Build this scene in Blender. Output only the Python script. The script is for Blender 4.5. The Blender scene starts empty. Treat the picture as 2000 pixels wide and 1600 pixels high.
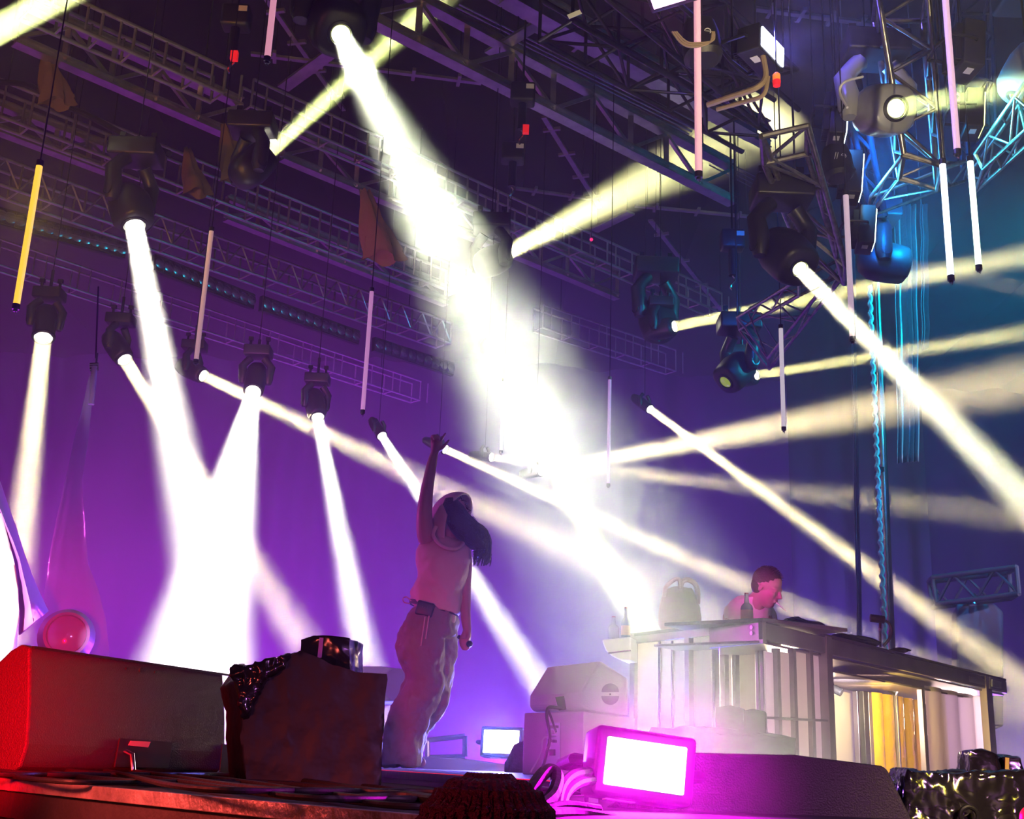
import bpy, bmesh, math, random
from mathutils import Vector, Matrix, Quaternion, noise as mnoise
random.seed(7)
R = math.radians
sc = bpy.context.scene
C = sc.collection
# ------------------------------------------------------------------ camera
F = 2333.0
PITCH, ROLL = R(16.6), R(-2.2)
cam_d = bpy.data.cameras.new('camera'); cam = bpy.data.objects.new('camera', cam_d); C.objects.link(cam)
cam_d.sensor_width = 36.0; cam_d.lens = 36.0 * F / 2000.0; cam_d.sensor_fit = 'HORIZONTAL'
cam_d.clip_start = 0.05; cam_d.clip_end = 200
CAMP = Vector((0, 0, 0.09))
Mr = (Matrix.Rotation(R(90) + PITCH, 3, 'X') @ Matrix.Rotation(-ROLL, 3, 'Z'))
cam.location = CAMP; cam.rotation_euler = Mr.to_euler()
sc.camera = cam
def ray(px, py):
    """direction of the sight line through a photo point (2000 x 1600 frame)"""
    return (Mr @ Vector(((px - 1000) / F, (800 - py) / F, -1.0)))
def at(px, py, Y):
    """the world point seen at px, py and Y metres in front of the camera"""
    d = ray(px, py); return CAMP + d * (Y / d.y)
def on_z(px, py, Z):
    d = ray(px, py); return CAMP + d * ((Z - CAMP.z) / d.z)
def pxw(n, Y):
    """size in metres of n photo pixels at distance Y"""
    return n * Y / F
# ------------------------------------------------------------------ world and view
w = bpy.data.worlds.new('night'); sc.world = w; w.use_nodes = True
w.node_tree.nodes['Background'].inputs[0].default_value = (0.006, 0.004, 0.012, 1)
w.node_tree.nodes['Background'].inputs[1].default_value = 1.0
sc.view_settings.view_transform = 'Standard'; sc.view_settings.look = 'None'
sc.view_settings.gamma = 1.0; sc.view_settings.use_curve_mapping = False
sc.view_settings.exposure = 0.0
sc.cycles.use_denoising = True
sc.cycles.use_adaptive_sampling = True; sc.cycles.adaptive_threshold = .09; sc.cycles.adaptive_min_samples = 16
sc.cycles.volume_step_rate = 2.0; sc.cycles.max_bounces = 3; sc.cycles.diffuse_bounces = 1; sc.cycles.glossy_bounces = 2
sc.cycles.transmission_bounces = 3; sc.cycles.volume_bounces = 0; sc.cycles.transparent_max_bounces = 16
sc.cycles.sample_clamp_indirect = 3.0; sc.cycles.sample_clamp_direct = 0.0
sc.cycles.caustics_reflective = False; sc.cycles.caustics_refractive = False
# ------------------------------------------------------------------ lights
def area(name, p, to, size, energy, col, spread=180, shape='DISK', size_y=None):
    l = bpy.data.lights.new(name, 'AREA'); l.shape = shape; l.size = size
    if size_y: l.size_y = size_y
    l.energy = energy; l.color = col; l.spread = R(spread)
    o = bpy.data.objects.new(name, l); C.objects.link(o)
    o.location = p; o.rotation_euler = (Vector(to) - Vector(p)).to_track_quat('-Z', 'Y').to_euler()
    return o
WARM = (1.0, 0.80, 0.42); LEMON = (0.90, 1.0, 0.34); WHITE = (1.0, 0.93, 0.76); PALE = (.96, 1.0, .72); CREAM = (1.0, .97, .60); LEMON3 = (1.0, .97, .42); LEMON2 = (1.0, .90, .36)
# lens point (x, y, distance), a point on the beam's axis (x, y, distance), lens diameter, spread in degrees, power, colour
BEAMS = [
 ((-60, 85, 10.0), (140, -25, 10.5), .30, 5, 900, LEMON),
 ((665, 66, 9.0), (1310, 1330, 4.6), .17, 8, 90, PALE),
 ((515, 305, 11.5), (860, -10, 13.0), .17, 5, 420, LEMON),
 ((980, 500, 13.0), (1486, 238, 18.6), .17, 9.5, 560, LEMON3),
 ((262, 438, 11.5), (350, 900, 11.0), .20, 8, 380, WHITE),
 ((85, 657, 13.5), (40, 1060, 12.5), .19, 6, 200, WARM),
 ((242, 700, 14.5), (600, 1270, 13.5), .17, 6, 190, WARM),
 ((395, 733, 16.5), (1000, 1020, 15.0), .16, 5, 180, WARM),
 ((495, 762, 14.5), (395, 1240, 12.5), .18, 17, 1500, WHITE),
 ((620, 812, 16.0), (712, 1290, 14.5), .16, 7, 230, WHITE),
 ((745, 850, 19.0), (1075, 1370, 16.0), .14, 5, 200, WHITE),
 ((868, 877, 19.0), (1900, 1345, 15.0), .13, 3.5, 150, WARM),
 ((960, 700, 15.0), (1290, 1290, 12.0), .10, 4, 170, LEMON),
 ((958, 893, 20.0), (2000, 1010, 15.0), .13, 3.5, 80, WARM),
 ((1055, 920, 18.0), (2000, 745, 12.0), .14, 5, 190, WARM),
 ((1268, 798, 18.5), (2000, 1335, 14.0), .12, 3.2, 150, WARM),
 ((1315, 638, 15.0), (2000, 500, 12.0), .14, 3.5, 120, LEMON2),
 ((1475, 733, 15.5), (2000, 650, 13.0), .13, 3.5, 80, LEMON2),
 ((1560, 523, 8.4), (2000, 975, 6.6), .115, 4, 90, CREAM),
 ((1748, 212, 8.3), (1965, 174, 6.9), .15, 3, 30, LEMON),
 ((1769, 520, 11.0), (2010, 565, 11.0), .17, 4, 16, WARM),
]
for i, (a, b, dia, spr, en, col) in enumerate(BEAMS):
    pa, pb = at(*a), at(*b)
    d = (pb - pa).normalized()
    area('beam_light', pa + d * 0.03, pb, dia, en, col, spr)
# floor uplights, side washes, red and magenta floods, and unseen spots added as fill
def spot(name, p, to, angle, energy, col, rad=.06):
    l = bpy.data.lights.new(name, 'SPOT'); l.spot_size = R(angle); l.spot_blend = 1; l.energy = energy; l.color = col; l.shadow_soft_size = rad
    o = bpy.data.objects.new(name, l); C.objects.link(o); o.location = p
    o.rotation_euler = (Vector(to) - Vector(p)).to_track_quat('-Z', 'Y').to_euler(); return o
PURPLE, VIOLET, MAG = (.50, .10, 1.0), (.24, .08, 1.0), (.85, .06, .85)
for x, y, en, col in ((-12, 16, 1700, (.72, .03, 1.0)), (-8, 19, 2600, (.62, .03, 1.0)), (-4, 20, 2700, (.46, .03, 1.0)), (0, 20, 2300, (.30, .03, 1.0)), (3.5, 20, 1300, (.22, .04, 1.0)), (8, 19, 1000, (.20, .05, 1.0))):
    spot('uplight', (x, y - 2, -.1), (x*1.05, y + 6, 2.2), 104, en*6.5, col)
    spot('backlight', (x, y, -.1), (x*.8, y - 6, -.3), 40, en*1.7, col)
spot('side_wash', at(-260, 1250, 15), at(700, 1150, 17), 50, 2000, (.66, .08, 1.0))
spot('side_wash', at(-160, 1150, 9), at(250, 1050, 11), 70, 1900, MAG)
spot('side_wash', at(2350, 1050, 13), at(1850, 1000, 16), 80, 500, (.62, .50, .80))  # added outside the frame to brighten the haze at right
spot('side_wash', at(2250, 330, 12), at(1900, 600, 14), 100, 3200, (.0, .42, .62))
spot('blue_haze_fill', at(1735, 300, 9.6), at(1790, 480, 20), 130, 900, (.0, .16, 1))  # added spot in open air, makes the blue halo by the tower
spot('cyan_haze_fill', at(1795, 440, 10.5), at(1790, 700, 16), 120, 260, (.0, .42, 1))  # added likewise, for the cyan patch of haze
spot('blue_haze_fill', at(1570, 40, 8.0), at(1620, 80, 12), 140, 60, (.14, .10, 1))
spot('side_wash', at(1900, -250, 9), at(1600, 100, 8.5), 60, 60, (.12, .10, 1))
spot('red_flood', at(-620, 1380, 2.5), at(60, 1390, 3.9), 34, 420, (1, .0, .0))
spot('red_flood', (-1.05, 1.9, .22), (-1.66, 3.85, .2), 30, 1500, (1, .0, .01))
spot('red_flood', at(-500, 1250, 2.6), at(300, 1560, 3.0), 80, 100, (1, .08, .06))
spot('magenta_key', (-5.2, 8.3, 1.6), at(850, 1150, 7.2), 36, 360, (.95, .08, .85))
spot('front_fill', (1.2, -2.5, 2.4), at(850, 1200, 7.2), 34, 26, (.6, .18, .9))
spot('front_violet', (1.9, -.6, 1.6), at(1600, 1530, 3.1), 50, 480, (.75, .25, .85))
spot('dj_key', at(1080, 1040, 6.2), at(1490, 1160, 8), 14, 280, (1, .01, .55))
spot('box_violet', at(1010, 1496, 3.6), at(1150, 1370, 6.2), 50, 45, (.62, .08, 1))  # added unseen spot that tints the pale box speaker
spot('lip_light', (-2.3, .3, .35), (-.9, 2.6, -.01), 80, 80, (1, .13, .10))  # added unseen spot that brightens the deck lip
spot('crowd_red', (-.5, .9, .55), at(948, 1640, 1.62), 40, 7, (1, .0, .18))  # added unseen spot for red highlights on the braided hair
spot('sheet_fill', at(-260, 1240, 5.3), at(0, 1150, 6.6), 50, 420, (1, .92, .95))  # added unseen spot that brightens the white sheet at the left edge
spot('roof_warm', (-6, 1, 1), (-6.5, 13, 8.3), 64, 2000, (1, .26, .18))  # added spot in place of warm beam light bouncing onto the girders
spot('roof_amber', (2.5, 2.0, 1.2), (1.3, 9.5, 7.9), 52, 1300, (1, .80, .42))
spot('tube_spill_yellow', at(60, 420, 8.0), at(60, 330, 16), 120, 200, (1, .72, .03))
# ------------------------------------------------------------------ materials
MATS = {}
def mat(name, col, rough=.6, metal=0.0, emit=None, es=0.0, noise=0.0, nscale=8.0, bump=0.0, bscale=20.0, trans=0.0, alpha=1.0, coat=0.0, spec=.5):
    m = bpy.data.materials.new(name); m.use_nodes = True; nt = m.node_tree; b = nt.nodes['Principled BSDF']
    b.inputs['Base Color'].default_value = (*col, 1); b.inputs['Roughness'].default_value = rough
    b.inputs['Metallic'].default_value = metal; b.inputs['Transmission Weight'].default_value = trans
    b.inputs['Alpha'].default_value = alpha; b.inputs['Coat Weight'].default_value = coat
    b.inputs['Specular IOR Level'].default_value = spec
    if emit: b.inputs['Emission Color'].default_value = (*emit, 1); b.inputs['Emission Strength'].default_value = es
    tc = nt.nodes.new('ShaderNodeTexCoord')
    if noise:
        n = nt.nodes.new('ShaderNodeTexNoise'); n.inputs['Scale'].default_value = nscale; n.inputs['Detail'].default_value = 4
        nt.links.new(tc.outputs['Object'], n.inputs['Vector'])
        r = nt.nodes.new('ShaderNodeValToRGB'); k = 1 - noise
        r.color_ramp.elements[0].position = .35; r.color_ramp.elements[1].position = .65
        r.color_ramp.elements[0].color = (col[0]*k, col[1]*k, col[2]*k, 1); r.color_ramp.elements[1].color = (*col, 1)
        nt.links.new(n.outputs['Fac'], r.inputs['Fac']); nt.links.new(r.outputs['Color'], b.inputs['Base Color'])
    if bump:
        n = nt.nodes.new('ShaderNodeTexNoise'); n.inputs['Scale'].default_value = bscale; n.inputs['Detail'].default_value = 3
        nt.links.new(tc.outputs['Object'], n.inputs['Vector'])
        bp = nt.nodes.new('ShaderNodeBump'); bp.inputs['Strength'].default_value = bump; bp.inputs['Distance'].default_value = .02
        nt.links.new(n.outputs['Fac'], bp.inputs['Height']); nt.links.new(bp.outputs['Normal'], b.inputs['Normal'])
    MATS[name] = m; return m
def emat(name, col, s):
    return mat(name, (0.0, 0.0, 0.0), .5, emit=col, es=s)
alu = mat('aluminium', (.62, .60, .58), .32, .85, noise=.25, nscale=6)
chrome = mat('polished_pipe', (.7, .7, .72), .2, 1.0)
blk = mat('black_plastic', (.018, .018, .02), .42)
blkm = mat('black_steel', (.03, .03, .035), .35, .6, bump=.1)
blkp = mat('black_painted_pipe', (.10, .095, .10), .24, .9)
blkc = mat('black_cloth', (.012, .011, .013), .95, bump=.3, bscale=60, spec=.1)
canopy = mat('canopy_fabric', (.012, .010, .012), .9, noise=.4, nscale=.4, bump=.3, bscale=1.5)
silver = mat('silver_housing', (.55, .56, .60), .3, .3)
rubber = mat('cable_rubber', (.02, .018, .02), .5, bump=.15, bscale=40)
paint = mat('textured_black_paint', (.035, .032, .034), .5, bump=.35, bscale=220)
deckm = mat('deck_plywood', (.05, .045, .05), .6, noise=.4, nscale=3, bump=.2, bscale=30)
lipm = mat('worn_aluminium_edge', (.62, .55, .50), .38, .5, noise=.55, nscale=9, bump=.25, bscale=40)
drape = mat('grey_drape', (.022, .02, .028), .9, noise=.2, nscale=.8, bump=.2, bscale=3)
bag = mat('black_polythene', (.015, .013, .016), .16, bump=.8, bscale=6, spec=.9, coat=.5)
tent = mat('black_tarpaulin', (.014, .011, .013), .55, bump=.5, bscale=9, spec=.5)
lensm = emat('lens_glow', (1, .95, .7), 30)
lensy = emat('lens_glow_lemon', (.95, 1, .35), 6)
glassd = mat('lens_faint_glow', (.05, .06, .02), .05, coat=1, emit=(.8, 1, .1), es=.35)  # dark lens given a faint yellow green glow by emission
labelw = mat('white_label', (.8, .8, .8), .6)
redm = mat('glowing_red_plastic', (.8, .02, .02), .4, emit=(1, .02, .02), es=.6)  # glows by emission, also on parts that are no lamp
whitep = mat('white_painted_wood', (.62, .60, .60), .55, bump=.2, bscale=200)
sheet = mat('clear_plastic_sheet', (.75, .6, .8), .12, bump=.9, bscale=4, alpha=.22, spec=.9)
sheetw = mat('white_plastic_sheet', (.9, .86, .9), .5, bump=.4, bscale=5)
# ------------------------------------------------------------------ mesh builder
def frame(d, up=Vector((0, 0, 1))):
    d = d.normalized()
    if abs(d.dot(up)) > .98: up = Vector((0, 1, 0)) if abs(d.y) < .9 else Vector((1, 0, 0))
    s = d.cross(up).normalized(); u = s.cross(d).normalized(); return s, u
class MB:
    def __init__(s): s.bm = bmesh.new()
    def box(s, c, size, rot=None, bev=0):
        c = Vector(c); m = rot.to_3x3() if rot is not None else Matrix.Identity(3)
        vs = [s.bm.verts.new(c + m @ Vector((x*size[0]/2, y*size[1]/2, z*size[2]/2))) for x in (-1, 1) for y in (-1, 1) for z in (-1, 1)]
        fs = [s.bm.faces.new([vs[i] for i in f]) for f in ((0,1,3,2),(4,6,7,5),(0,4,5,1),(2,3,7,6),(0,2,6,4),(1,5,7,3))]
        if bev:
            es = list({e for f in fs for e in f.edges}); bmesh.ops.bevel(s.bm, geom=es, offset=bev, segments=3, affect='EDGES', profile=.5)
        return s
    def ring(s, pts): return [s.bm.verts.new(p) for p in pts]
    def bridge(s, a, b):
        n = len(a)
        for i in range(n): s.bm.faces.new((a[i], a[(i+1) % n], b[(i+1) % n], b[i]))
    def cap(s, a, rev=False):
        try: s.bm.faces.new(a[::-1] if rev else a)
        except ValueError: pass
    def loft(s, rings, caps=True):
        rs = [s.ring(r) for r in rings]
        for a, b in zip(rs, rs[1:]): s.bridge(a, b)
        if caps: s.cap(rs[0], True); s.cap(rs[-1])
        return s
    def bar(s, p, q, r, n=8, r2=None):
        p, q = Vector(p), Vector(q)
        if (q - p).length < 1e-5: return s
        a, b = frame(q - p)
        f = lambda c, rr: [c + (a*math.cos(t) + b*math.sin(t))*rr for t in [2*math.pi*i/n for i in range(n)]]
        return s.loft([f(p, r), f(q, r if r2 is None else r2)])
    def beam(s, p, q, w, h, up=Vector((0, 0, 1))):
        p, q = Vector(p), Vector(q); a, b = frame(q - p, up)
        f = lambda c: [c + a*x*w/2 + b*y*h/2 for x, y in ((-1,-1),(1,-1),(1,1),(-1,1))]
        return s.loft([f(p), f(q)])
    def tube(s, pts, r, n=8, caps=True):
        pts = [Vector(p) for p in pts]; rings = []; up = None
        for i, p in enumerate(pts):
            d = (pts[min(i+1, len(pts)-1)] - pts[max(i-1, 0)]).normalized()
            if up is None: a, up = frame(d)
            a = d.cross(up).normalized(); up = a.cross(d).normalized()
            rr = r[i] if isinstance(r, (list, tuple)) else r
            rings.append([p + (a*math.cos(t) + up*math.sin(t))*rr for t in [2*math.pi*k/n for k in range(n)]])
        return s.loft(rings, caps)
    def lathe(s, o, d, prof, n=24, sx=1.0, sy=1.0, caps=True, sq=2.0):
        """prof: (distance along d, radius); sq > 2 squares the section off"""
        o, d = Vector(o), Vector(d).normalized(); a, b = frame(d)
        def f(t, r):
            out = []
            for i in range(n):
                th = 2*math.pi*i/n; c, si = math.cos(th), math.sin(th)
                k = (abs(c)**sq + abs(si)**sq) ** (-1/sq)
                out.append(o + d*t + (a*c*sx + b*si*sy)*r*k)
            return out
        return s.loft([f(t, r) for t, r in prof], caps)
    def ball(s, c, r, seg=16, sc3=(1, 1, 1), rot=None):
        m = Matrix.Translation(Vector(c)) @ (rot.to_4x4() if rot is not None else Matrix.Identity(4)) @ Matrix.Diagonal((r*sc3[0], r*sc3[1], r*sc3[2], 1))
        bmesh.ops.create_uvsphere(s.bm, u_segments=seg, v_segments=max(6, seg//2), radius=1, matrix=m); return s
    def prism(s, pts, off):
        """polygon of world points pushed along off"""
        a = s.ring(pts); b = s.ring([Vector(p) + off for p in pts])
        s.bridge(a, b); s.cap(a, True); s.cap(b); return s
    def build(s, name, m, parent=None, smooth=False, bevel=0, sub=0, ang=40):
        bmesh.ops.recalc_face_normals(s.bm, faces=s.bm.faces)
        me = bpy.data.meshes.new(name)
        if smooth:
            for f in s.bm.faces: f.smooth = True
        s.bm.to_mesh(me); s.bm.free(); me.materials.append(m)
        o = bpy.data.objects.new(name, me); C.objects.link(o)
        if parent is not None:
            # keep world placement: every root is an unrotated, unscaled Empty
            root = parent; off = Vector((0, 0, 0))
            while root is not None:
                off += root.location; root = root.parent
            for v in me.vertices: v.co -= off
            o.parent = parent
        if bevel:
            bv = o.modifiers.new('bevel', 'BEVEL'); bv.width = bevel; bv.segments = 2; bv.limit_method = 'ANGLE'
        if sub:
            sb = o.modifiers.new('sub', 'SUBSURF'); sb.levels = sub; sb.render_levels = sub
        if smooth and not sub:
            try: me.set_sharp_from_angle(angle=R(ang))
            except Exception: pass
        return o
def tag(o, label, cat, group=None, kind=None):
    o['label'] = label; o['category'] = cat
    if group: o['group'] = group
    if kind: o['kind'] = kind
    return o
def thing(name, label, cat, loc=(0, 0, 0), group=None):
    o = bpy.data.objects.new(name, None); C.objects.link(o); o.location = Vector(loc); o.empty_display_size = .1
    return tag(o, label, cat, group)
def struct(o, label=None):
    o['kind'] = 'structure'
    if label: o['label'] = label
    return o
def lerp(a, b, t): return a + (b - a) * t
# ------------------------------------------------------------------ the setting
def hazebox():
    m = bpy.data.materials.new('stage_haze'); m.use_nodes = True; nt = m.node_tree; nt.nodes.clear()
    out = nt.nodes.new('ShaderNodeOutputMaterial'); v = nt.nodes.new('ShaderNodeVolumeScatter')
    v.inputs['Density'].default_value = .02; v.inputs['Anisotropy'].default_value = .25
    nt.links.new(v.outputs[0], out.inputs['Volume'])
    o = MB().box((0, 17.9, 5.2), (46, 28.8, 10.3)).build('haze', m)
    tag(o, 'thin stage haze hanging in the air under the roof', 'haze', kind='stuff')
hazebox()
def roof_z(x, y):
    f_ = round(((x + 30)/2.6 % 1)*4)/4
    return 11.2 - abs(x)*.02 + (y-10)*.01 - .18*math.sin(math.pi*f_) - .02
def hang(P, parent, r=.006, name='hanging_wire'):
    return MB().bar(P, Vector((P.x, P.y, roof_z(P.x, P.y) - .012)), r, 6).build(name, blkm, parent, smooth=True)
def plume(name, c, r, sc3, dens, scale, label, lo=.48, hi=.68, axis=None, seed=0.0):
    """a clump of smoke: scattering only, its density broken up by noise"""
    m = bpy.data.materials.new('smoke'); m.use_nodes = True; nt = m.node_tree; nt.nodes.clear(); L = nt.links.new; N = nt.nodes.new
    out = N('ShaderNodeOutputMaterial'); v = N('ShaderNodeVolumeScatter'); v.inputs['Anisotropy'].default_value = .25
    tc = N('ShaderNodeTexCoord'); nz = N('ShaderNodeTexNoise'); nz.noise_dimensions = '4D'; nz.inputs['W'].default_value = seed
    nz.inputs['Scale'].default_value = scale; nz.inputs['Detail'].default_value = 3.5; nz.inputs['Roughness'].default_value = .6; nz.inputs['Distortion'].default_value = .6
    L(tc.outputs['Object'], nz.inputs['Vector'])
    mr = N('ShaderNodeMapRange'); mr.inputs['From Min'].default_value = lo; mr.inputs['From Max'].default_value = hi; L(nz.outputs['Fac'], mr.inputs['Value'])
    ln = N('ShaderNodeVectorMath'); ln.operation = 'LENGTH'; dv = N('ShaderNodeVectorMath'); dv.operation = 'DIVIDE'; dv.inputs[1].default_value = tuple(r*k for k in sc3)
    L(tc.outputs['Object'], dv.inputs[0]); L(dv.outputs[0], ln.inputs[0])
    fo = N('ShaderNodeMapRange'); fo.inputs['From Min'].default_value = .55; fo.inputs['From Max'].default_value = 1; fo.inputs['To Min'].default_value = dens; fo.inputs['To Max'].default_value = 0
    L(ln.outputs['Value'], fo.inputs['Value']); mu = N('ShaderNodeMath'); mu.operation = 'MULTIPLY'
    L(mr.outputs[0], mu.inputs[0]); L(fo.outputs[0], mu.inputs[1]); L(mu.outputs[0], v.inputs['Density']); L(v.outputs[0], out.inputs['Volume'])
    b = MB(); b.ball((0, 0, 0), r, 24, sc3); o = b.build(name, m); o.location = c
    if axis is not None: o.rotation_euler = axis.to_track_quat('Z', 'Y').to_euler()
    return tag(o, label, 'smoke', kind='stuff')
bA, bB = at(665, 66, 9.0), at(1310, 1330, 4.6); bax = (bB - bA).normalized()
def onbeam(py):
    lo, hi = 0., 1.
    d = (bB-bA)
    best = min((abs(((lambda q: 800 - F*q.y/-q.z)(Mr.transposed() @ (bA + d*t - CAMP))) - py), t) for t in [i/400 for i in range(401)])
    return bA + d*best[1]
plume('smoke', onbeam(430), .62, (.55, .55, 1.5), .15, 3.2, 'bright curling puff of smoke in the upper part of the big beam', .47, .66, bax, 1.0)
plume('smoke', onbeam(720), .85, (.70, .70, 1.5), .10, 2.6, 'wide billow of smoke in the middle of the big beam', .44, .66, bax, 4.0)
plume('smoke', onbeam(130), .30, (.8, .8, 1.3), .5, 6, 'small knot of smoke where two lemon beams cross', .45, .62, bax, 7.0)
plume('smoke', onbeam(1130), 1.1, (.8, .8, 1.4), .04, 1.6, 'soft thick smoke where the big beam reaches the counter', .30, .70, bax, 9.0)
plume('smoke', at(1270, 1520, 2.6), .30, (1.2, .6, .8), .30, 3, 'smoke added round the big strobe to show its magenta glow', .2, .75, None, 11.0)  # clump added to give the strobe its halo of glare
plume('smoke', at(1940, 920, 8.05), .55, (1, 1, 1), .5, 4.5, 'lumpy smoke at the right edge in the bright diagonal beam', .48, .62, None, 2.0)
plume('smoke', at(1480, 1470, 3.6), .62, (1.0, .7, .8), .30, 2.2, 'soft smoke drifting over the dark right wedge', .35, .70, None, 3.0)
plume('smoke', at(1560, 80, 7.4), .55, (1, 1, .9), .40, 3.0, 'blue smoke beside the glaring strobe at top right', .42, .66, None, 5.0)
LIPA, LIPB = on_z(-120, 1511, 0), on_z(1000, 1611, 0)
lipd = (LIPB - LIPA).normalized(); inn = Vector((-lipd.y, lipd.x, 0))
if inn.y < 0: inn = -inn
P0, P1 = LIPA - lipd * 8, LIPB + lipd * 1.2
a = [P0, P1, P1 + inn * 4.2 + lipd * 6, P0 + inn * 4.2]
struct(MB().prism([p + Vector((0, 0, -.10)) for p in a], Vector((0, 0, .10))).build('floor', deckm))
struct(MB().box((0, 22, -.32), (60, 36, .2)).build('floor_stage', deckm))
struct(MB().box((0, 10, -1.5), (80, 60, .1)).build('ground', deckm))
# lip of the deck: an aluminium edge and a black skirt below
def lipz(p, z): return Vector((p.x, p.y, z))
struct(MB().prism([P0 + Vector((0, 0, .004)), P1 + Vector((0, 0, .004)), P1 - inn*.02 + Vector((0, 0, .004)), P0 - inn*.02 + Vector((0, 0, .004))], Vector((0, 0, -.032))).build('trim_1', lipm, bevel=.002))
sk = MB()
n = 240; top = []; 
rows = []
for zz in (-.03, -.7, -1.4):
    rows.append([P0 + (P1 - P0)*(i/n) + inn*(.02 + .012*math.sin(i*.9) + .01*math.sin(i*2.3)) + Vector((0, 0, zz)) for i in range(n+1)])
rv = [[sk.bm.verts.new(p) for p in r] for r in rows]
for j in range(2):
    for i in range(n): sk.bm.faces.new((rv[j][i], rv[j][i+1], rv[j+1][i+1], rv[j+1][i]))
struct(sk.build('trim_2', blkc, smooth=True))
# back wall of drapes, side drape on the right, roof canopy
def curtain(name, pa, pb, z0, z1, m, amp=.12, wl=.5):
    b = MB(); pa, pb = Vector(pa), Vector(pb); L = (pb - pa).length; n = int(L / (wl / 8)); d = (pb-pa).normalized(); nn = Vector((d.y, -d.x, 0))
    cols = []
    for i in range(n + 1):
        t = i / n; s = t * L
        off = amp * (math.sin(2*math.pi*s/wl) * (.6 + .4*math.sin(s*.7)) + .4*math.sin(2*math.pi*s/wl*.37 + 1))
        p = pa + (pb - pa)*t + nn*off
        cols.append([b.bm.verts.new(Vector((p.x, p.y, z))) for z in (z0, (z0+z1)/2, z1)])
    for i in range(n):
        for j in range(2): b.bm.faces.new((cols[i][j], cols[i+1][j], cols[i+1][j+1], cols[i][j+1]))
    return b.build(name, m, smooth=True)
struct(curtain('wall_back', (-26, 33, 0), (22, 33, 0), -.2, 14, drape, .15, 1.2))
wr = at(1545, 1000, 22.5); wr2 = at(1812, 1000, 20.5)
struct(curtain('wall_right', (wr.x, wr.y, 0), (wr2.x, wr2.y, 0), -.2, 12.5, drape, .07, .62))
b = MB()
for i in range(24):                                    # canopy panels, each bay sagging between its seams
    x0 = -30 + i*2.6
    prev = None
    for k in range(5):
        xx = x0 + 2.6*k/4; z = 11.2 - .18*math.sin(math.pi*k/4) - abs(xx)*.02
        row = [b.bm.verts.new(Vector((xx, y, z + (y-10)*.01))) for y in (-4, 6, 16, 34)]
        if prev:
            for j in range(3): b.bm.faces.new((prev[j], row[j], row[j+1], prev[j+1]))
        prev = row
struct(b.build('ceiling', canopy, smooth=True))
# ------------------------------------------------------------------ roof steel
def chord_pts(p1, p2, Z, off1, off2):
    A, B = on_z(*p1, Z), on_z(*p2, Z)
    h1 = at(p1[0], p1[1]-off1, A.y).z - Z; h2 = at(p2[0], p2[1]-off2, B.y).z - Z
    return A, B, h1, h2
def girder(p1, p2, Z, off1, off2, n, label, w=.16, group='roof girders', m=None, ext=(0, 0)):
    m = m or alu
    A, B, h1, h2 = chord_pts(p1, p2, Z, off1, off2); d = (B - A)
    A2 = A - d*ext[0]; B2 = B + d*ext[1]
    t = thing('roof_girder', label, 'girder', (A + B)/2, group)
    h = (h1 + h2)/2
    U = Vector((0, 0, 1)); 
    def chord(z, nm):
        c = MB().beam(A2 + U*z, B2 + U*z, w, .02).beam(A2 + U*(z+.10), B2 + U*(z+.10), w, .02).beam(A2 + U*(z+.05), B2 + U*(z+.05), .03, .10)
        c.build(nm, m, t)
    chord(0, 'bottom_chord'); chord(h, 'top_chord')
    for f_ in (.1, .9): hang(lerp(A2, B2, f_) + U*h, t, .01)
    for i in range(n + 1):
        p = A2 + (B2 - A2)*(i/n); MB().beam(p + U*.05, p + U*(h+.05), .07, .05).build('upright', m, t)
    for i in range(n):
        p = A2 + (B2 - A2)*(i/n); q = A2 + (B2 - A2)*((i+1)/n)
        if i % 2: p, q = q, p
        MB().beam(p + U*.08, q + U*(h), .05, .05).build('diagonal_brace', m, t)
    return t
def ladder(p1, p2, Z, off1, off2, n, label, r=.028, diag=False, group='pipe trusses', m=None, double=True, wdt=.3):
    m = m or alu
    A, B, h1, h2 = chord_pts(p1, p2, Z, off1, off2); d = (B - A).normalized(); s, _ = frame(d); h = (h1 + h2)/2; U = Vector((0, 0, 1))
    if s.y < 0: s = -s
    t = thing('pipe_truss', label, 'truss', (A + B)/2, group)
    for f_ in (.12, .88): hang(lerp(A, B, f_) + U*h, t, .01)
    for z in (0, h):
        for k in ((0, wdt) if double else (0,)):
            MB().bar(A + U*z + s*k, B + U*z + s*k, r, 10).build('chord', m, t, smooth=True)
    L = (B-A).length; sp = L/n
    def rung(a_, b_, rr, nm='rung'): MB().bar(a_, b_, rr, 6).build(nm, m, t, smooth=True)
    for i in range(n + 1):
        p = A + d*sp*i
        rung(p, p + U*h, r*.7)
        if double: rung(p + s*wdt, p + s*wdt + U*h, r*.7, 'rear_rung'); rung(p, p + s*wdt, r*.6, 'cross_rung')
        if diag and i < n:
            q = A + d*sp*(i+1); mid = (p + q)/2
            rung(p, mid + U*h, r*.6, 'diagonal'); rung(mid + U*h, q, r*.6, 'diagonal')
        elif not diag:
            q = p + d*.22; rung(q, q + U*h, r*.6)
    return t
girder((27, 85), (462, 275), 8.2, 78, 66, 5, 'upper left roof girder just right of the lemon beam, braces in plain view')
girder((-30, 250), (232, 348), 8.2, 50, 42, 4, 'short roof girder at the left edge above the yellow tube')
girder((440, 430), (870, 597), 8.6, 40, 30, 8, 'hazy roof girder above the thin purple tube in the middle')
girder((550, 312), (1205, 585), 8.8, 58, 46, 11, 'middle roof girder beginning under the bright lemon beam head')
girder((715, 40), (1430, 400), 8.0, 90, 66, 9, 'large bare roof girder with five stay wires above it')
girder((860, -60), (1500, 290), 9.2, 46, 40, 9, 'roof girder running behind the stay wires', w=.14)
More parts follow.
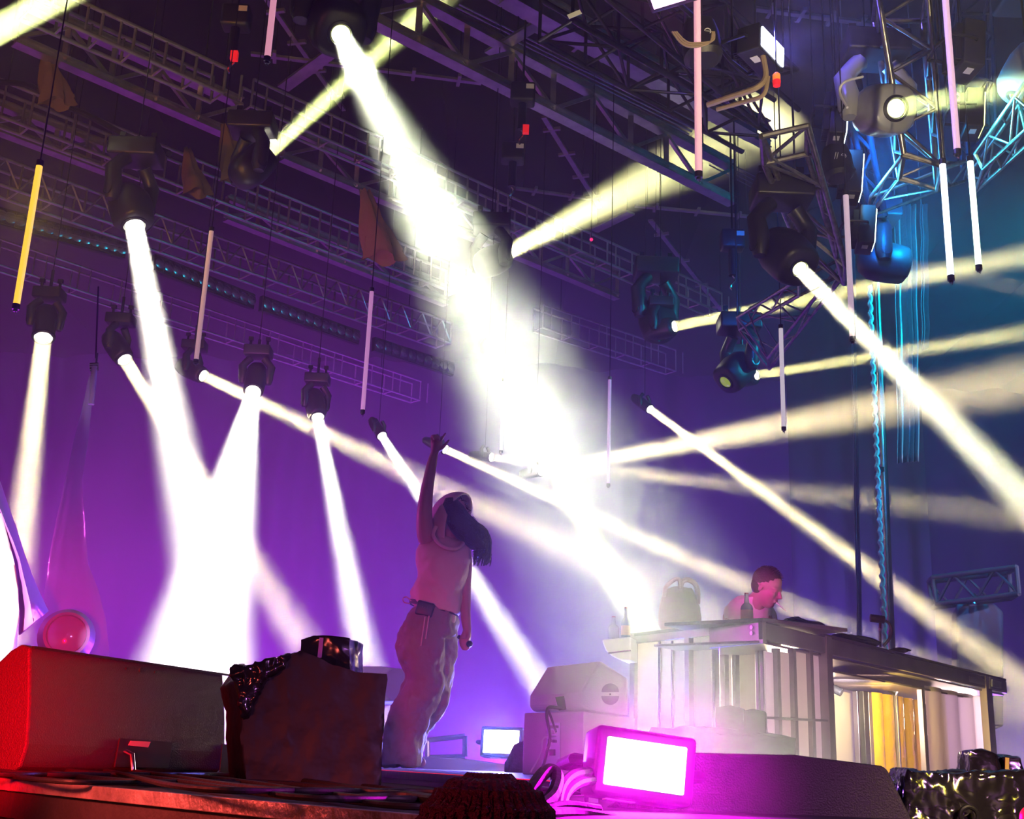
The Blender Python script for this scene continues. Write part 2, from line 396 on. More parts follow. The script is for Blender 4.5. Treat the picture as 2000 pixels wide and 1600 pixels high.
ladder((60, 15), (436, 182), 7.8, 52, 50, 6, 'shiny pipe truss above the upper left roof girder')
ladder((-30, 215), (890, 572), 8.2, 78, 44, 14, 'long pipe truss crossing the left half, black cables lying in it')
ladder((-30, 350), (880, 670), 8.4, 55, 36, 18, 'long laced pipe truss with yellow light on its left end', diag=True, wdt=.45)
ladder((-30, 508), (820, 782), 8.0, 50, 36, 12, 'faint lowest pipe truss deep in the purple haze', r=.022)
ladder((490, 207), (1410, 612), 8.6, 64, 30, 16, 'pipe truss passing behind the big smoky beam', r=.024)
ladder((1060, 640), (1320, 725), 8.4, 50, 36, 5, 'small faint pipe truss right of the big smoky beam', r=.02)
# solid rafter and braces
def brace(p1, p2, Z, wpx, label, Z2=None, th=.04, m=None, clips=0):
    Z2 = Z if Z2 is None else Z2
    A, B = on_z(*p1, Z), on_z(*p2, Z2); t = thing('roof_brace', label, 'brace', (A+B)/2, 'roof braces')
    MB().beam(A, B, wpx*A.length/F, th).build('bar', m or alu, t)
    for f_ in (.1, .9): hang(lerp(A, B, f_), t, .008)
    if clips:
        d = (B-A).normalized(); s, _ = frame(d)
        for i in range(clips):
            p = A + (B-A)*((i+.5)/clips); MB().beam(p - s*.14, p + s*.14, .05, .05).build('clip', m or alu, t)
    return t
A, B = on_z(985, -15, 7.6), on_z(1470, 257, 7.6)
t = thing('roof_beam', 'solid box beam running from top middle to the right truss corner', 'beam', (A+B)/2)
MB().beam(A, B, .16, .16).build('box_section', alu, t, bevel=.01)
MB().beam(A + Vector((0, 0, -.09)), B + Vector((0, 0, -.09)), .20, .012).build('flange', alu, t)
brace((553, 172), (662, 92), 9.2, 24, 'wide flat brace ending at the lemon moving head', clips=0)
brace((515, -10), (672, 215), 9.8, 9, 'thin brace slanting down left of the lemon moving head', clips=4)
brace((490, 105), (940, 162), 9.6, 9, 'thin level brace crossing behind both lemon beams', clips=5)
brace((955, 105), (1080, 30), 8.6, 22, 'wide flat brace joined to the box beam')
brace((1062, 228), (1172, 405), 9.6, 10, 'thin brace slanting down under the large bare girder', clips=4)
brace((1008, 368), (1152, 388), 9.8, 8, 'short level brace above the yellow beam', clips=2)
brace((1042, 58), (1212, 120), 9.8, 9, 'thin brace between the stay wires and the box beam', clips=3)
brace((1475, 17), (1712, 48), 9.6, 11, 'long level brace in blue light at top right', clips=4)
brace((1160, 450), (1232, 415), 9.2, 20, 'dark wide brace below the yellow beam')
brace((1240, 402), (1482, 425), 9.8, 8, 'thin level brace right of the yellow beam', clips=3)
brace((1270, 430), (1420, 620), 9.8, 9, 'dim thin brace slanting behind the pipe trusses', clips=4)
for i in range(5):
    A, B = on_z(876 + i*5, 22 - i*6 + 10, 8.9), on_z(1346 + i*5, 262 - i*5, 8.9)
    t = MB().bar(A, B, .012, 6).build('stay_wire', chrome)
    tag(t, ('top', 'second highest', 'middle', 'second lowest', 'lowest')[i] + ' of the five taut stay wires above the large bare girder', 'cable', 'stay wires')
for i in range(4):
    A, B = on_z(1385+i*6, 322 - i*5, 8.9), on_z(1530 + i*6, 398 - i*5, 8.9)
    tag(MB().bar(A, B, .01, 6).build('stay_wire', chrome), ('highest', 'second highest', 'second lowest', 'lowest')[i] + ' of four dim stay wires below the right truss corner', 'cable', 'stay wires at the corner')
# black lighting truss near the camera, top right
def boxtruss(p1, p2, Z1, Z2, wdt, hgt, n, label, m, r=.03, cat='truss'):
    A, B = on_z(*p1, Z1), on_z(*p2, Z2); d = (B-A).normalized(); s, u = frame(d)
    t = thing('lighting_truss', label, cat, (A+B)/2)
    for f_ in (.1, .9): hang(lerp(A, B, f_) + u*hgt, t, .012)
    cs = [Vector((0,0,0)), s*wdt, s*wdt + u*hgt, u*hgt]
    for c in cs: MB().bar(A + c, B + c, r, 10).build('chord', m, t, smooth=True)
    for k in range(4):
        c0, c1 = cs[k], cs[(k+1) % 4]; l = MB()
        for i in range(n):
            p = A + (B-A)*(i/n); q = A + (B-A)*((i+1)/n)
            l.bar(p + c0, p + c1, r*.6, 8); l.bar((p + c0), (q + c1), r*.6, 8) if (i+k) % 2 else l.bar(p + c1, q + c0, r*.6, 8)
        l.build('lacing', m, t, smooth=True)
    return t, A, B, s, u
boxtruss((1118, 40), (1515, 268), 6.2, 6.2, -.42, .42, 5, 'black box truss with yellow edge light at top right', blkp, r=.026)
boxtruss((1250, -60), (1560, 215), 6.0, 6.0, -.42, .42, 4, 'second black truss at the top edge carrying strobes', blkp, r=.024)
# ------------------------------------------------------------------ moving heads behind every beam
hang_up = hang
def moving_head(P, D, k, label, shell=None, hang=Vector((0, 0, 1)), group='moving heads on the rig', big=False, lit=True, lensr=.08, glow=None, drop=.5, base=True):
    """P centre of the lens, D the way it shines, k overall scale"""
    shell = shell or blk
    D = D.normalized(); t = thing('moving_head_light', label, 'stage light', P, group)
    side = D.cross(hang)
    side = side.normalized() if side.length > .1 else Vector((1, 0, 0))
    c = P - D*.24*k                                        # pivot
    b = MB(); r = .155*k
    b.lathe(P, -D, [(-.015, r*.70), (.0, r*.86), (.03, r*.95), (.12, r), (.26, r*1.03), (.36, r*.95), (.44, r*.72), (.48, r*.3)], 28, caps=True, sq=2.8)
    hd = b.build('head', shell, t, smooth=True, ang=50)
    rim = MB().lathe(P, D, [(.0, lensr*1.45), (.025, lensr*1.40), (.03, lensr*1.12), (.018, lensr*1.05)], 28, caps=False)
    rim.build('lens_rim', blkm, hd, smooth=True)
    MB().lathe(P, D, [(.012, lensr*1.06), (.020, lensr*.8), (.024, .005)], 24).build('lens', (glow or lensm) if lit else glassd, hd, smooth=True)
    # yoke: a U of two curved arms hung from the base
    for sgn in (-1, 1):
        pv = c + side*sgn*(r + .035*k); top = c + hang*(.34*k) + side*sgn*(.10*k)
        m1 = c + hang*(.16*k) + side*sgn*(r + .06*k)
        pts = [pv - hang*.07*k, pv, pv + hang*.08*k, m1 + hang*.04*k, lerp(m1, top, .6) + side*sgn*.02*k, top]
        MB().tube(pts, [.045*k, .070*k, .072*k, .064*k, .055*k, .06*k], 10).build('yoke_arm', shell, t, smooth=True)
        MB().bar(pv + side*sgn*.03*k, pv + side*sgn*.055*k, .045*k, 16).build('pivot_cap', blkm, t, smooth=True)
    if base:
        s2 = hang.cross(Vector((0, 1, 0))); s2 = s2.normalized() if s2.length > .1 else Vector((1, 0, 0)); u2 = s2.cross(hang).normalized()
        rot = Matrix((s2, u2, hang)).transposed()
        MB().box(c + hang*.44*k, (.40*k, .30*k, .16*k), rot, bev=.02*k).build('base', blk, t, smooth=True)
        for sgn in (-1, 1):
            q = c + hang*.52*k + s2*sgn*.13*k
            MB().bar(q, q + hang*.10, .018, 8).box(q + hang*.11, (.06, .04, .05), rot).build('clamp', blkm, t)
        pass
    if True:
        if drop and base: MB().bar(c + hang*.5*k, c + hang*(.5*k + drop*.3), .02, 8).build('drop_pipe', blkm, t, smooth=True); 
        hang_up(c + hang*((.5 if base else .3)*k), t)
    return t
names = [
 'moving head at the top left corner throwing the lemon beam',
 'large moving head at top centre with its round lemon lens facing out',
 'moving head throwing the short bright lemon beam up through the roof',
 'moving head in the middle throwing a long yellow beam to the right truss',
 'moving head with square dark front throwing the wide white beam down at left',
 'moving head at the left edge throwing a soft warm beam straight down',
 'moving head left of the crossing pair throwing its beam down right',
 'moving head throwing the long warm beam across behind the raised arm',
 'moving head with the brightest widest white cone, a round flare at its lens',
 'moving head throwing the white beam down between cone and performer',
 'moving head throwing the thin white beam behind the performer',
 'moving head shining out from behind the raised hand',
 'moving head buried inside the smoky beam, shining down to the counter',
 'moving head low behind the smoky beam with a flat warm beam going right',
 'moving head low in the smoke throwing the widening beam up right',
 'moving head above the counter with a thin beam down to the right edge',
 'moving head with a yellow beam running right past the black head',
 'moving head with the lower yellow beam running right past the white tube',
 'black moving head under the truss with a ringed lens and lemon beam',
 'silver moving head at top right blowing a smoky lemon beam',
 'blue lit moving head seen side on, ribbed amber lens at its end',
]
BIG = {1: 1.55, 18: 1.15, 19: 1.3, 20: 1.2, 4: 1.3, 2: 1.2, 3: 1.1, 0: 1.3}
for i, (a, b_, dia, spr, en, col) in enumerate(BEAMS):
    pa, pb = at(*a), at(*b_); D = (pb - pa).normalized()
    moving_head(pa, D, BIG.get(i, .52 if i in (10, 11, 12, 13, 14, 15) else .85), names[i], shell=silver if i == 19 else blk, lensr=dia/2, glow=lensy if i in (1, 18, 19) else lensm,
                lit=(i != 20), base=i not in (10, 11, 12, 13, 14, 15), hang=Vector((0, 0, 1)), drop=.9 if i in (5, 6, 7, 9, 10, 11) else .4)
# extra heads that throw no beam
moving_head(at(1992, 190, 8.6), (ray(1960, 240) - ray(1992, 190)), 1.5, 'silver and blue moving head cut by the right edge, unlit', shell=silver, lit=False, group='unlit moving heads')
moving_head(at(1292, 655, 15.2), Vector((.2, -.3, -1)), 1.5, 'faint dark moving head left of the upper yellow beam head', lit=False, group='unlit moving heads')
moving_head(at(1418, 745, 14), Vector((-.6, -.3, -.7)), 1.3, 'faint dark moving head left of the lower yellow beam', lit=False, group='unlit moving heads')
# ------------------------------------------------------------------ LED tubes
def led_tube(p1, p2, Y, label, col, s, hang=True, dia=.042, top=True):
    A, B = at(*p1, Y), at(*p2, Y); B = Vector((A.x, A.y, B.z)) if abs((A-B).x) < .12 else B
    t = thing('led_tube', label, 'tube light', A, 'hanging tube lights')
    m = mat('tube_glow', (.6, .5, .55), .35, emit=col, es=s)
    d = (B-A).normalized()
    MB().bar(A, B, dia/2, 20).build('diffuser', m, t, smooth=True)
    MB().bar(B, B + d*.035, dia*.56, 20).bar(B + d*.035, B + d*.05, dia*.3, 12).build('end_cap', blk, t, smooth=True)
    MB().bar(A - d*.04, A, dia*.56, 20).build('top_cap', blk, t, smooth=True)
    MB().tube([B + d*.05, B + d*.06 + Vector((.008, 0, 0)), B + d*.072, B + d*.06 - Vector((.008, 0, 0)), B + d*.05], .003, 6).build('hook', chrome, t)
    hang_up(A - d*.04, t, .005)
    return t
PK = (.75, .30, .42)
led_tube((541, -60), (533, 112), 6.9, 'pink tube light hanging at the top left of the lemon moving head', PK, .9)
led_tube((77, 325), (25, 594), 7.0, 'yellow tube light near the left edge', (1, .60, .03), 1.15)
led_tube((413, 452), (372, 702), 10, 'dim mauve tube light between the white beam and the roof truss', (.50, .26, .32), .55)
led_tube((726, 570), (711, 801), 11, 'purple tube light hanging alone left of the smoky beam', (.52, .20, .50), .8)
led_tube((1191, 742), (1187, 945), 14, 'pale violet tube light in the edge of the smoky beam', (.45, .28, .6), .6)
led_tube((984, 745), (972, 880), 14, 'faint tube light inside the smoky beam', (.55, .55, .45), .5)
led_tube((1361, -60), (1364, 336), 6.2, 'longest pink tube light crossing the black truss', (.72, .30, .40), .95)
led_tube((1842, -60), (1856, 292), 6.6, 'long pale violet tube light in front of the silver moving head', (.55, .30, .52), .95)
led_tube((1652, 382), (1665, 658), 8.2, 'lilac tube light hanging beside the black moving head', (.50, .36, .50), .85)
led_tube((1841, 322), (1845, 538), 7.2, 'white glaring tube light hanging under the cyan truss', (.70, .80, 1.0), 3)
led_tube((1895, 316), (1906, 518), 7.6, 'yellow green glaring tube light nearest the right edge', (.75, 1, .75), 3)
led_tube((1525, 642), (1527, 834), 11, 'pale grey tube light hanging over the counter', (.6, .52, .6), .9)
# ------------------------------------------------------------------ LED strobe panels
def strobe(C0, N, w, h, label, col, s, light=None, dep=.16, up=Vector((0, 0, 1)), lcol=None, group='strobe panels', dead=False):
    N = N.normalized(); sd = N.cross(up).normalized(); u = sd.cross(N).normalized()
    rot = Matrix((sd, N, u)).transposed()
    t = thing('strobe_light', label, 'strobe light', C0, group)
    MB().box(C0 - N*dep/2, (w + .05, dep, h + .05), rot, bev=.012).build('housing', blk, t, smooth=True)
    f = MB()
    for i in range(14):
        x = (i - 6.5)*w/14; f.box(C0 - N*(dep + .02) + sd*x, (.008, .05, h*.9), rot)
    f.build('heat_sink', blkm, t)
    MB().box(C0 + N*.004, (w, .012, h), rot, bev=.004).build('led_panel', emat('strobe_glow', col, s) if not dead else blk, t, smooth=True)
    for sgn in (-1, 1): MB().tube([C0 - N*dep*.5 + sd*sgn*(w/2+.04), C0 - N*dep*.5 + sd*sgn*(w/2+.06), C0 - N*(dep+.12) + sd*sgn*(w/2+.06), C0 - N*(dep+.14)], .014, 8).build('bracket', blkm, t)
    MB().box(C0 - N*dep*.5 - u*(h/2 + .027) + sd*w*.2, (.07, .05, .003), rot).build('sticker', labelw, t)
    if C0.z > 2: hang_up(C0 - N*(dep+.12), t, .008)
    if light: area('strobe_spill', C0 + N*.03, C0 + N*2, w, light, lcol or col, 170, 'RECTANGLE', h).rotation_euler = rot.to_euler() if False else (N).to_track_quat('-Z', 'Y').to_euler()
    return t
UPV = Vector((0, 0, 1))
BLUE = (.22, .22, 1.0)
strobe(at(1508, 92, 6.6), Vector((.75, -.60, -.05)), .30, .135, 'strobe panel glaring white at top right, blue haze beside it', (.75, .78, 1), 9, light=30, lcol=(.16, .14, 1))
for (px, py, Y, hh, lab, col, en, lc) in (
    (1652, 230, 8.9, .39, 'edge-on strobe panel left of the silver moving head', (.8, .95, 1), 16, (.0, .25, 1)),
    (1681, 348, 9.2, .35, 'edge-on strobe panel in the middle of the right tower', (.7, 1, .95), 18, (.0, .35, 1)),
    (1706, 450, 9.5, .31, 'lowest edge-on strobe panel above the blue moving head', (.7, 1, .8), 16, (.0, .55, 1)),
    (1916, 225, 8.6, .30, 'small edge-on strobe panel at right with a yellow green edge', (.85, 1, .2), 10, (.0, .6, .8))):
    strobe(at(px, py, Y), Vector((1, -.16, -.1)), .22, hh, lab, col, 6, light=en*1.6, lcol=lc, dep=.14)
strobe(at(1908, 105, 7.4), Vector((1, .1, -.1)), .22, .32, 'dark strobe panel with white sticker at top right', BLUE, 1, dead=True)
strobe(at(1318, -24, 5.6), Vector((-.3, -.5, -.8)), .30, .16, 'strobe panel cut by the top edge, magenta glow round it', (1, .5, 1), 5, light=4, lcol=(.9, .05, .8))
# floor strobes
strobe(at(979, 1449, 8.6), Vector((-.25, -1, .10)), .25, .155, 'small glaring strobe on the stage floor behind the white speaker', (.85, .9, 1), 14, light=160, lcol=(.14, .13, 1), dep=.12)
# ------------------------------------------------------------------ right-hand towers
def frame_truss(pts, links, r, label, m, name='truss_tower'):
    P = [at(*p) for p in pts]; t = thing(name, label, 'truss', P[0])
    for a_, b_, rr in links:
        MB().bar(P[a_], P[b_], rr*r, 8).build('pipe', m, t, smooth=True)
    return t
yp = mat('bare_pipe', (.55, .52, .48), .3, .9, noise=.4, nscale=14)
def tower(p1, p2, q1, q2, Y1, Y2, n, label, depth=.45, r=.025, m=None):
    """box truss: p1-p2 its left edge, q1-q2 its right edge in the photo"""
    m = m or yp
    A, B, A2, B2 = at(*p1, Y1), at(*p2, Y2), at(*q1, Y1), at(*q2, Y2)
    t = thing('truss_tower', label, 'truss', A)
    bk = Vector((.25, 1, .05)).normalized()*depth
    L = [(A, B), (A2, B2), (A2 + bk, B2 + bk), (A + bk, B + bk)]
    for a_, b_ in L: MB().bar(a_, b_, r, 10).build('chord', m, t, smooth=True)
    if max(A.z, B.z) > 4: hang_up(A if A.z > B.z else B, t, .01)
    for k in range(4):
        (a0, b0), (a1, b1) = L[k], L[(k+1) % 4]; l = MB()
        for i in range(n + 1):
            p = lerp(a0, b0, i/n); q = lerp(a1, b1, i/n)
            if i in (0, n) : l.bar(p, q, r*.9, 8)
            if i < n:
                if i % 2: l.bar(p, lerp(a1, b1, (i+1)/n), r*.55, 8)
                else: l.bar(q, lerp(a0, b0, (i+1)/n), r*.55, 8)
        l.build('lacing', m, t, smooth=True)
    return t
tower((1488, 266), (1556, 440), (1577, 246), (1652, 520), 7.6, 9.5, 5, 'bare pipe truss tower leaning down beside the edge-on strobes')
tower((1640, 120), (1700, 420), (1668, 110), (1728, 420), 9.2, 10.6, 7, 'dark truss tower the edge-on strobes hang from', m=blkm, r=.03)
tower((1440, 620), (1560, 545), (1500, 700), (1655, 500), 12.5, 10, 5, 'thin pipe truss slanting up to the black moving head', r=.018)
tower((1713, -20), (1765, 300), (1812, -20), (1842, 325), 8.0, 8.6, 6, 'blue and cyan lit truss tower behind the silver moving head', r=.026)
tower((1842, 325), (1895, 312), (1762, 305), (1700, 385), 8.6, 9.4, 2, 'cyan lit foot of the right truss tower', r=.016)
tower((1905, 300), (2010, 150), (1920, 330), (2030, 230), 9.0, 8.2, 4, 'cyan lit truss arm rising to the right edge', r=.018)
tower((1870, -20), (1890, 300), (1935, -20), (1945, 250), 10.5, 11, 6, 'dim blue truss tower close to the right edge', r=.022, m=blkm)
# chain hoists and cables in the roof
def hoist(px, py, Y, label, red=False):
    P = at(px, py, Y); t = thing('chain_hoist', label, 'hoist', P, 'chain hoists')
    MB().box(P, (.28, .2, .24), bev=.03).build('motor', blk, t, smooth=True)
    MB().bar(P - UPV*.12, P - UPV*.45, .05, 12).build('hook_block', blkm, t, smooth=True)
    MB().tube([P - UPV*.45 + Vector((.03*math.sin(i), 0, -.03*i)) for i in range(7)], .012, 6).build('chain', chrome, t)
    hang_up(P + UPV*.12, t, .012, 'chain')
    MB().box(P + Vector((.08, -.105, .05)), (.09, .006, .06)).build('sticker', labelw, t)
    if red: MB().box(P + Vector((.05, -.1, -.5)), (.07, .05, .1)).build('warning_lamp', redm, t)
hoist(462, 36, 10.5, 'black chain hoist with white sticker and red lamps at top left', True)
hoist(1021, 185, 12, 'small black chain hoist on the large bare girder', True)
hoist(1002, 300, 13, 'dim black chain hoist left of the yellow beam')
hoist(1430, 470, 13, 'dark chain hoist in the shade left of the black moving head')
def cable(pts, r, label, m=None, group=None, name='cable', cat='cable'):
    """smooth cable through (px, py, Y) or world points"""
    P = [at(*p) if not isinstance(p, Vector) else p for p in pts]; out = []
    for i in range(len(P)-1):
        p0, p1, p2, p3 = P[max(i-1, 0)], P[i], P[i+1], P[min(i+2, len(P)-1)]
        for k in range(8):
            t = k/8; out.append(.5*((2*p1) + (p2-p0)*t + (2*p0-5*p1+4*p2-p3)*t*t + (3*p1-p0-3*p2+p3)*t**3))
    out.append(P[-1])
    return tag(MB().tube(out, r, 8).build(name, m or rubber, smooth=True), label, cat, group)
tan = mat('bundled_cable', (.30, .22, .15), .55, bump=.3, bscale=30)
cable([(1382, 205, 6.4), (1425, 190, 6.3), (1476, 172, 6.2), (1495, 150, 6.2), (1490, 110, 6.2)], .018, 'thick tan cable bundle bending up to the glaring strobe', tan)
cable([(1400, 214, 6.4), (1450, 200, 6.3), (1490, 186, 6.2), (1500, 150, 6.2)], .014, 'lower tan cable running along the black truss corner', tan)
for i in range(3):
    cable([(1313 + i*4, 62, 5.8), (1330 + i*3, 84 - i*3, 5.8), (1352, 92 - i*4, 5.8), (1385 + i*3, 84 - i*2, 5.8), (1391 + i*2, 62, 5.8)], .006, ('outer', 'middle', 'inner')[i] + ' loop of the coiled thin cable behind the pink tube', tan, 'coiled cables at the pink tube')
cable([(0, 160, 14.2), (60, 168, 14), (110, 200, 13.6), (170, 225, 13.2), (240, 262, 12.8), (330, 300, 12.2)], .04, 'thick black cable sagging in the long pipe truss')
cable([(1655, 210, 7.5), (1640, 180, 7.6), (1650, 160, 7.6), (1685, 150, 7.7)], .01, 'white safety loop beside the silver moving head', labelw)
# small dark fixtures, beacon, stickers
def marked_fixture(px, py, Y, label):
    P = at(px, py, Y); t = thing('light_fixture', label, 'stage light', P, 'dark fixtures on the towers')
    MB().lathe(P + Vector((-.02, .1, .12)), Vector((.1, -.1, -1)), [(-.02, .07), (0, .10), (.10, .12), (.24, .12), (.27, .09)], 20, sq=2.6).build('housing', blk, t, smooth=True)
    m = Vector((0, -.03, 0))
    mk = MB()
    for k in range(2): mk.beam(P + m + Vector((-.06 + .018*k, 0, -.03)), P + m + Vector((-.045 + .018*k, 0, .03)), .006, .004)
    mk.tube([P + m + Vector((.015 + .02*math.cos(a_), 0, .02*math.sin(a_))) for a_ in [2*math.pi*i/14 for i in range(15)]], .003, 5)
    mk.bar(P + m + Vector((.0, 0, 0)), P + m + Vector((.03, 0, 0)), .003, 5)
    mk.build('printed_mark', labelw, t); hang_up(P + Vector((0, .1, .12)), t)
marked_fixture(1376, 66, 6.5, 'dark fixture with a small white two-bar mark left of the glaring strobe')
marked_fixture(1642, 308, 8.6, 'dark fixture with a small white two-bar mark between the edge-on strobes')
P = at(1517, 168, 6.5); t = thing('beacon_lamp', 'small orange and red beacon lamp hanging under the glaring strobe', 'lamp', P)
MB().lathe(P, UPV, [(0, .022), (.035, .026), (.04, .022)], 16).build('red_lens', redm, t, smooth=True)
MB().lathe(P + UPV*.042, UPV, [(0, .024), (.035, .024), (.05, .012)], 16).build('orange_lens', mat('orange_plastic', (1, .25, .02), .4, emit=(1, .22, .02), es=.8), t, smooth=True)
hang_up(P + UPV*.09, t, .005)
P = at(1122, 28, 6.1); tag(MB().box(P, (.085, .004, .03), Matrix.Rotation(R(-28), 3, 'Y')).build('truss_sticker', labelw), 'pale printed sticker on the lower chord of the black box truss', 'sticker')
P = at(1155, 468, 13.5); t = thing('indicator_lamp', 'tiny pink red indicator light glowing among the hazy pipe trusses', 'lamp', P); MB().ball(P, .022, 12).build('red_dot', emat('pink_dot', (1, .03, .2), 1.2), t); hang_up(P + UPV*.02, t, .004)
# par battens between the hazy trusses
def batten(x, y, x2, y2, Z, n, label):
    A, B = on_z(x, y, Z), on_z(x2, y2, Z); d = (B-A).normalized(); s, u = frame(d)
    if s.y > 0: s = -s
    t = thing('lamp_batten', label, 'stage light', (A+B)/2, 'lamp battens')
    MB().beam(A + s*-.02, B + s*-.02, .10, .30).build('housing', blkm, t)
    L = (B-A).length/n
    for i in range(n):
        c = A + d*L*(i+.5) + s*.04
        r = MB().beam(c - d*L*.45, c + d*L*.45, .02, .26).build('cell', blk, t)
        MB().lathe(c + s*.012, s, [(0, .10), (.02, .10), (.03, .07), (.035, .01)], 14).build('bulb', chrome, r, smooth=True)
batten(-10, 420, 245, 490, 8.3, 14, 'row of round lamps behind the yellow tube')
batten(300, 512, 495, 590, 8.3, 12, 'faint row of round lamps left of the purple tube')
batten(510, 592, 700, 660, 8.3, 12, 'faint row of round lamps crossing behind the purple tube')
batten(730, 672, 885, 722, 8.3, 10, 'faintest row of round lamps beside the smoky beam')
cloth = mat('yellow_ratchet_cloth', (.20, .12, .05), .8, bump=.5, bscale=8)
for (x, y, Y, s_, lab) in ((100, 150, 13, 1, 'gathered yellow lit cloth wrapped round the girder at upper left'), (452, 300, 13.5, 1.0, 'gathered brown cloth under the end of the upper left girder'), (730, 440, 15, 1.3, 'gathered dark red cloth behind the smoky beam top'), (375,335,13.5,.8,'small gathered cloth below the upper left girder')):
    b = MB(); P = at(x, y, Y); rings = []
    for k in range(9):
        v = k/8; rr = (.05 + .16*v)*s_; cc = P + Vector((.25*(v-.5)*s_, 0, (.5 - v)*.75*s_))
        rings.append([cc + Vector((math.cos(a_)*rr*(1 + .25*math.sin(5*a_ + k)), math.sin(a_)*rr*.5, .05*math.sin(3*a_)*s_)) for a_ in [2*math.pi*j/28 for j in range(28)]])
    b.loft(rings, False); tag(b.build('roof_cloth', cloth, smooth=True), lab, 'cloth', 'gathered roof cloths')
# ------------------------------------------------------------------ foreground and stage floor things
def on_plane(px, py, O, N):
    d = ray(px, py); return CAMP + d * ((Vector(O) - CAMP).dot(N) / d.dot(N))
def crumple(b, amp, scale, cuts=2, seed=0.0, smooth=0):
    bmesh.ops.triangulate(b.bm, faces=b.bm.faces)
    for _ in range(cuts):
        L = sum(e.calc_length() for e in b.bm.edges)/max(1, len(b.bm.edges))
        bmesh.ops.subdivide_edges(b.bm, edges=[e for e in b.bm.edges if e.calc_length() > L*.6], cuts=1, use_grid_fill=True)
        bmesh.ops.triangulate(b.bm, faces=b.bm.faces)
    b.bm.normal_update()
    for _ in range(smooth): bmesh.ops.smooth_vert(b.bm, verts=b.bm.verts, factor=.5, use_axis_x=True, use_axis_y=True, use_axis_z=True)
    b.bm.normal_update(); mv = []
    for v in b.bm.verts:
        n = 1 - 2*abs(mnoise.noise(v.co*scale + Vector((seed, 0, 0)))); n2 = 1 - 2*abs(mnoise.noise(v.co*scale*2.7 + Vector((0, seed, 3))))
        mv.append((v, v.normal*amp*(n - .3 + .5*n2)))
    for v, d in mv: v.co += d
    return b
# big wedge monitor at the left, its rear panel towards us
A = at(65, 1258, 3.9); B = on_z(456, 1315, A.z); B = A + (B - A)*.97
ax = (B-A).normalized(); back = Vector((-ax.y, ax.x, 0)); hh = A.z
t = thing('stage_monitor', 'big black wedge monitor at the left edge, lit red on its left side', 'speaker', (A.x, A.y, 0), 'wedge monitors')
prof = [(-.035, .10), (-.02, .03), (.03, 0), (.40, 0), (.44, .03), (.43, .09), (.09, hh-.02), (.05, hh), (.012, hh-.01), (-.02, hh*.55)]
b = MB(); pts = [A + back*u + Vector((0, 0, z - A.z)) for u, z in prof]
b.prism(pts, (B-A)*.965 + ax*.02)
cab = b.build('cabinet', paint, t, bevel=.008)
def wall_pt(px, py): return on_plane(px, py, A, (-back + Vector((0, 0, 0))).normalized())
def quad_plate(pxs, depth, name, m, par, O, N, bevel=0):
    P = [on_plane(x, y, O, N) for x, y in pxs]; return MB().prism(P, N*depth).build(name, m, par, bevel=bevel)
Nb = -back; O_ = A - back*.037
quad_plate([(62, 1262), (452, 1318), (453, 1322), (62, 1267)], .012, 'top_edge', blkm, t, A, Nb)
cp = quad_plate([(232, 1442), (334, 1450), (326, 1500), (222, 1498)], .006, 'connector_recess', blk, t, O_, Nb)
quad_plate([(252, 1447), (290, 1449), (285, 1460), (247, 1456)], .010, 'rating_plate', mat('rating_plate_metal', (.55, .42, .3), .5), cp, O_, Nb)
quad_plate([(433, 1453), (474, 1458), (468, 1512), (428, 1508)], .004, 'handle_recess', blk, t, O_, Nb)
for x, y, r in ((274, 1309, 5), (246, 1306, 2.5), (302, 1313, 2.5)):
    P = on_plane(x, y, A, Nb); MB().bar(P, P + Nb*.006, pxw(r, P.y), 14).build('rigging_hole', blk, t)
Ne = -ax
for (y0, sg) in ((.20, 1), (.15, -1)):
    cc = A + back*.24 + Vector((0, 0, y0 - A.z)); b = MB(); pl = [cc + back*(.075*math.cos(a_)) + Vector((0, 0, sg*.075*math.sin(a_))) for a_ in [math.pi*i/14 for i in range(15)]]
    b.prism(pl, Ne*.004 ).build('handle_opening', blk, t)
P = on_plane(240, 1468, O_, Nb); MB().tube([P + Nb*.01, P + Nb*.04 + Vector((0, 0, -.01)), P + Nb*.045 + Vector((.005, 0, -.06))], .010, 10).build('plug', chrome, t, smooth=True)
# black bin-bag covered wedge beside it
Yb = 4.0
b = MB().prism([at(x, y, Yb) for x, y in ((458, 1330), (478, 1306), (520, 1296), (560, 1284), (588, 1272), (612, 1282), (650, 1300), (695, 1314), (754, 1318), (750, 1400), (745, 1480), (741, 1545), (640, 1541), (560, 1534), (482, 1524), (472, 1440), (474, 1380))], Vector((-.16, .50, 0)))
crumple(b, .007, 7, 4, 1.0); t = b.build('covered_monitor', tent, smooth=True, ang=70)
tag(t, 'wedge monitor bagged in black plastic, right of the big red-lit wedge', 'speaker', 'bagged speakers')
b = MB().prism([at(x, y, Yb-.03) for x, y in ((449, 1303), (458, 1299), (476, 1308), (520, 1290), (556, 1280), (552, 1300), (520, 1316), (500, 1345), (486, 1385), (472, 1400), (470, 1350), (458, 1330))], Vector((.02, .10, 0)))
crumple(b, .012, 14, 4, 8.0); tag(b.build('plastic_flap', bag, smooth=True, ang=80), 'shiny crumpled plastic flap between the red-lit wedge and the bagged wedge', 'plastic flap')
b = MB().prism([at(x, y, Yb+.12) for x, y in ((588, 1250), (612, 1241), (635, 1243), (682, 1248), (681, 1300), (684, 1316), (590, 1300))], Vector((.02, .22, 0)))
crumple(b, .006, 7, 4, 5.0); tag(b.build('bagged_box', bag, smooth=True, ang=70), 'small taped black plastic box on top of the bagged wedge', 'box')
P = at(628, 1246, Yb+.115); Q = at(624, 1285, Yb+.11)
